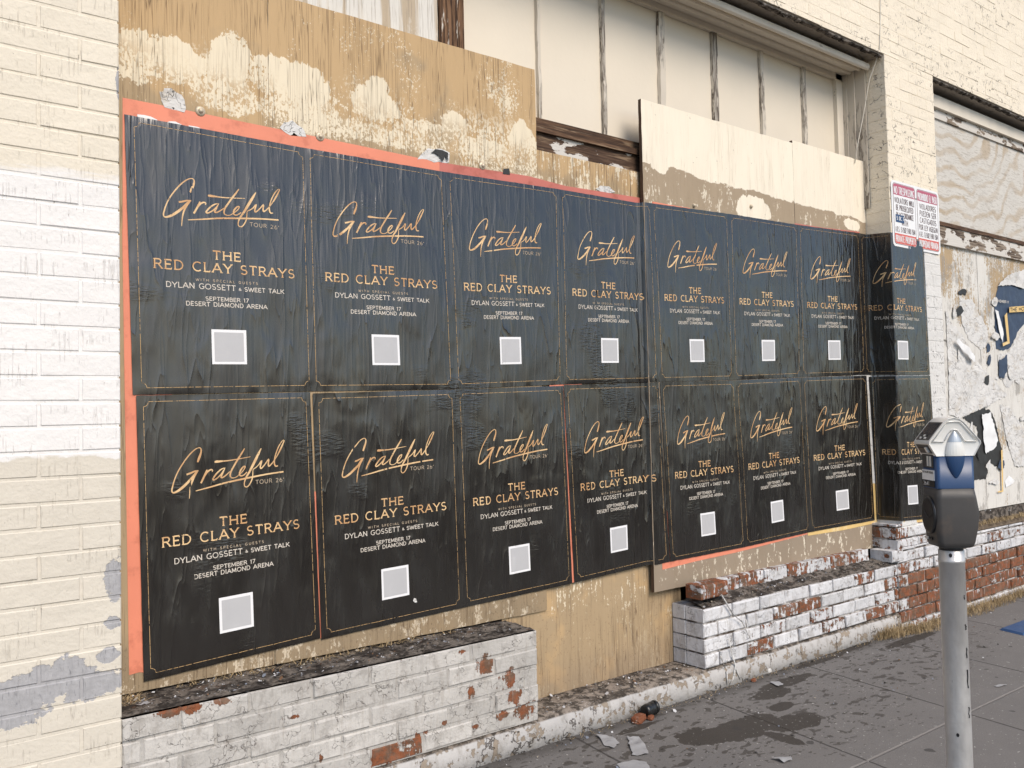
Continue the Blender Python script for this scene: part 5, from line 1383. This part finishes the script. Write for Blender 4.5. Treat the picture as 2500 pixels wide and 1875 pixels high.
gx, gy = G(1560, 1762); rock('brick_chunk', 'larger broken red brick chunk beside the black can', (gx, gy, .014), (.045, .026, .019), M['redbr'], 'brick chunk', 1., 'brick chunks on the pavement', .3)
gx, gy = G(1589, 1757); rock('brick_chunk', 'small red brick chip in front of the black can', (gx, gy, .009), (.022, .014, .011), M['redbr'], 'brick chunk', 4., 'brick chunks on the pavement', .5)
gx, gy = G(1840, 1664); rock('brick_chunk', 'tiny terracotta chip below the low wall', (gx, gy, .007), (.018, .011, .009), M['redbr'], 'brick chunk', 7., 'brick chunks on the pavement', .2)
gx, gy = G(1876, 1642); rock('paper_ball', 'crumpled white paper ball at the foot of the low wall', (gx, gy, .012), (.018, .013, .014), M['paper'], 'paper ball', 9.)
gx, gy = G(1588, 1747)
t = thing('black_can', 'black plastic can lying against the footing', 'can', (gx, gy, 0)); b = MB()
ring = lambda x, r: [(gx+x*.98, gy+r*math.cos(2*math.pi*k/18)+x*.15, .030+r*math.sin(2*math.pi*k/18)) for k in range(18)]
b.loft([ring(-.045, .020), ring(-.045, .026), ring(-.030, .0285), ring(-.012, .0285), ring(-.008, .0265), ring(.002, .0265), ring(.006, .0285), ring(.024, .0285)]); part('body', b, M['can'], t, None, True)
b = MB(); b.loft([ring(.0245, .0295), ring(.040, .0295), ring(.044, .026), ring(.0441, .014)]); part('cap', b, M['can'], t, None, True)

def litter(label, px, seed, mat, name='litter_paper', lift=.004):
    P = [G(*p) for p in px]; rr = random.Random(seed); Q = []
    for k in range(len(P)):
        a, c = P[k], P[(k+1) % len(P)]
        for q in range(4): Q.append((a[0]+(c[0]-a[0])*q/4+rr.uniform(-.004, .004), a[1]+(c[1]-a[1])*q/4+rr.uniform(-.004, .004)))
    b = fill(Q, lambda x, y: (x, y, .003+max(0, lift+lift*1.6*nz(x*28, y*28, seed))), .012)
    return tag(b.build(name, mat, None, True), label, 'litter', 'paper litter on the pavement')
M['litter'] = mat_plain('grubby_litter_paper', (.34, .34, .345, 1), .7, .22, .25, 0, .5, 60, ((.22, .22, .24, 1), .55))
litter('wide translucent litter scrap nearest the low wall corner', [(1457,1797),(1488,1801),(1513,1815),(1500,1828),(1476,1822)], 1, M['litter'])
litter('larger crumpled litter sheet with faded print', [(1531,1802),(1560,1803),(1574,1822),(1585,1843),(1545,1847),(1538,1825)], 2, M['litter'])
litter('long thin white litter strip near the photo bottom', [(1884,1854),(1915,1853),(1931,1850),(1933,1860),(1916,1866)], 3, M['litter'], lift=.006)
litter('flat grey litter scrap below the low wall', [(1879,1668),(1900,1666),(1913,1673),(1900,1679)], 4, M['litter'])
litter('pale litter stain shaped scrap at the photo bottom', [(1505,1868),(1545,1858),(1580,1862),(1585,1880),(1530,1890)], 5, M['litter'], lift=.001)
litter('small white litter flake right of the meter pole', [(2427,1677),(2445,1672),(2460,1673),(2440,1679)], 6, M['litter'], lift=.002)

x0, y0 = G(2445, 1541)
b = MB(); b.loft([[(x0-.02, y0-.13, .001), (x0+.55, y0-.13, .001), (x0+.62, y0+.02, .001), (x0+.02, y0+.02, .001)], [(x0, y0-.12, .012), (x0+.54, y0-.12, .012), (x0+.60, y0+.01, .012), (x0+.03, y0+.01, .012)]])
tag(b.build('blue_cover', M['bluepaint']), 'flat blue cover on the pavement at the right photo edge', 'cover')

def grass(name, label, blobs, n, hmin, hmax, seed, z0=0., kind=None, spread=1., group=None, flat=.5, rad=.0011):
    rr = random.Random(seed); b = MB()
    for _ in range(n):
        cx, cy, rx, ry = rr.choice(blobs)
        a = rr.uniform(0, 2*math.pi); q = rr.random()**.6
        p = Vector((cx+rx*q*math.cos(a), cy+ry*q*math.sin(a), z0)); h = rr.uniform(hmin, hmax)*(1.1-.6*q)
        d = Vector((rr.uniform(-1, 1), rr.uniform(-1, 1), 0))*spread*h*(flat+rr.random()*.8)
        side = Vector((-d.y, d.x, 0)).normalized()*rad*rr.uniform(.7, 1.6)
        pts = [p, p+d*.4+Vector((0, 0, h*.7)), p+d+Vector((0, 0, h*rr.uniform(.55, 1.)))]
        i = len(b.v); b.v += [tuple(pts[0]-side), tuple(pts[0]+side), tuple(pts[1]+side*.8), tuple(pts[1]-side*.8), tuple(pts[2])]
        b.f += [(i, i+1, i+2, i+3), (i+3, i+2, i+4)]; b.a += [0., 0.]
    return tag(b.build(name, M['straw']), label, 'grass', group, kind)
GG = 'dry grass clumps along the wall foot'
grass('dry_grass', 'dry grass clump left of the meter pole at the wall foot', [(4.98, -.06, .10, .06), (5.10, -.06, .10, .05), (4.9, -.03, .10, .04), (5.2, -.1, .12, .05)], 900, .03, .10, 1, group=GG, spread=1.1)
grass('dry_grass', 'low strawy grass lying right of the first clump behind the pole', [(5.35, -.10, .20, .08), (5.5, -.06, .15, .05)], 500, .015, .05, 2, group=GG, spread=2.4)
grass('dry_grass', 'wide dry grass clump right of the meter pole', [(5.95, -.08, .22, .08), (6.3, -.07, .25, .07), (6.7, -.06, .3, .06), (7.3, -.06, .4, .06)], 1700, .025, .09, 3, group=GG, spread=1.4)
grass('planter_grass', 'dry grass growing along the top of the red base wall', [(PX2+.35+.5*k, .085, .3, .045) for k in range(5)], 1500, .02, .055, 4, .515, 'stuff', 1.2)
grass('ledge_straw', 'dry straw and twigs blown along the first ledge', [(.72, .14, .06, .05), (1.05, .18, .18, .025), (1.35, .17, .22, .03), (1.7, .18, .3, .02)], 420, .006, .022, 5, ZB+.006, 'stuff', 3.2, None, .8, .0010)
grass('gutter_straw', 'thin dry straw scattered along the foot of the footing', [(2.6+.35*k, -.03, .2, .025) for k in range(8)], 360, .004, .014, 6, .0, 'stuff', 3., None, .8, .0009)
def chips(name, label, areas, n, smin, smax, seed):
    rr = random.Random(seed); b = MB()
    for _ in range(n):
        x0, x1, y0, y1, z = rr.choice(areas)
        p = Vector((rr.uniform(x0, x1), y0+(y1-y0)*rr.random(), z+rr.uniform(.0, .006))); s_ = rr.uniform(smin, smax)*(1 if rr.random() < .85 else 1.8)
        nr = Vector((rr.uniform(-.5, .5), rr.uniform(-.5, .5), 1)).normalized(); a = nr.orthogonal().normalized(); c = nr.cross(a); t = rr.uniform(0, 6)
        m = rr.choice((3, 4, 5)); k0 = rr.random()
        b.quad(*[p+(a*math.cos(t+2*math.pi*k/m)+c*math.sin(t+2*math.pi*k/m)*rr.uniform(.5, .9))*s_ for k in range(m)], at=max(.001, k0))
    return tag(b.build(name, M['debris']), label, 'debris', None, 'stuff')
chips('ledge_debris', 'paint flakes and black crumbs on the first ledge', [(.68, 2.26, .01, .20, ZB+.010)], 700, .002, .006, 1)
chips('wall_debris', 'paint flakes and black crumbs on the second ledge', [(3.35, 5.1, .01, .11, .418)], 460, .002, .006, 2)
chips('step_debris', 'paint flakes along the doorway footing step', [(2.3, 3.3, .02, .19, .112)], 240, .003, .009, 3)
chips('pavement_debris', 'paint flakes scattered on the pavement below the walls', [(1.9, 5.2, -.10, -.02, .001), (2.3, 5.0, -.7, -.05, .001), (4.5, 7., -.6, -.05, .001)], 380, .002, .008, 4)
# white drips of spilled paint on the corner of the second low wall
b = MB(); rr = random.Random(12)
for pts in ([(1762,1452),(1790,1500),(1812,1518)], [(1812,1518),(1832,1560),(1822,1512)], [(1790,1600),(1796,1625),(1790,1660),(1782,1672)], [(1760,1600),(1770,1630),(1776,1610)], [(1780,1560),(1788,1600),(1800,1640),(1808,1660)], [(1775,1640),(1776,1672)]):
    L = [U(*p, -.016) for p in pts]; b.tube([(x, -.0145, z) for x, z in L], [rr.uniform(.002, .005) for _ in L], 6)
tag(b.build('paint_splash', M['paper'], None, True), 'dried white paint drips on the corner of the second low wall', 'paint splash', None, 'stuff')
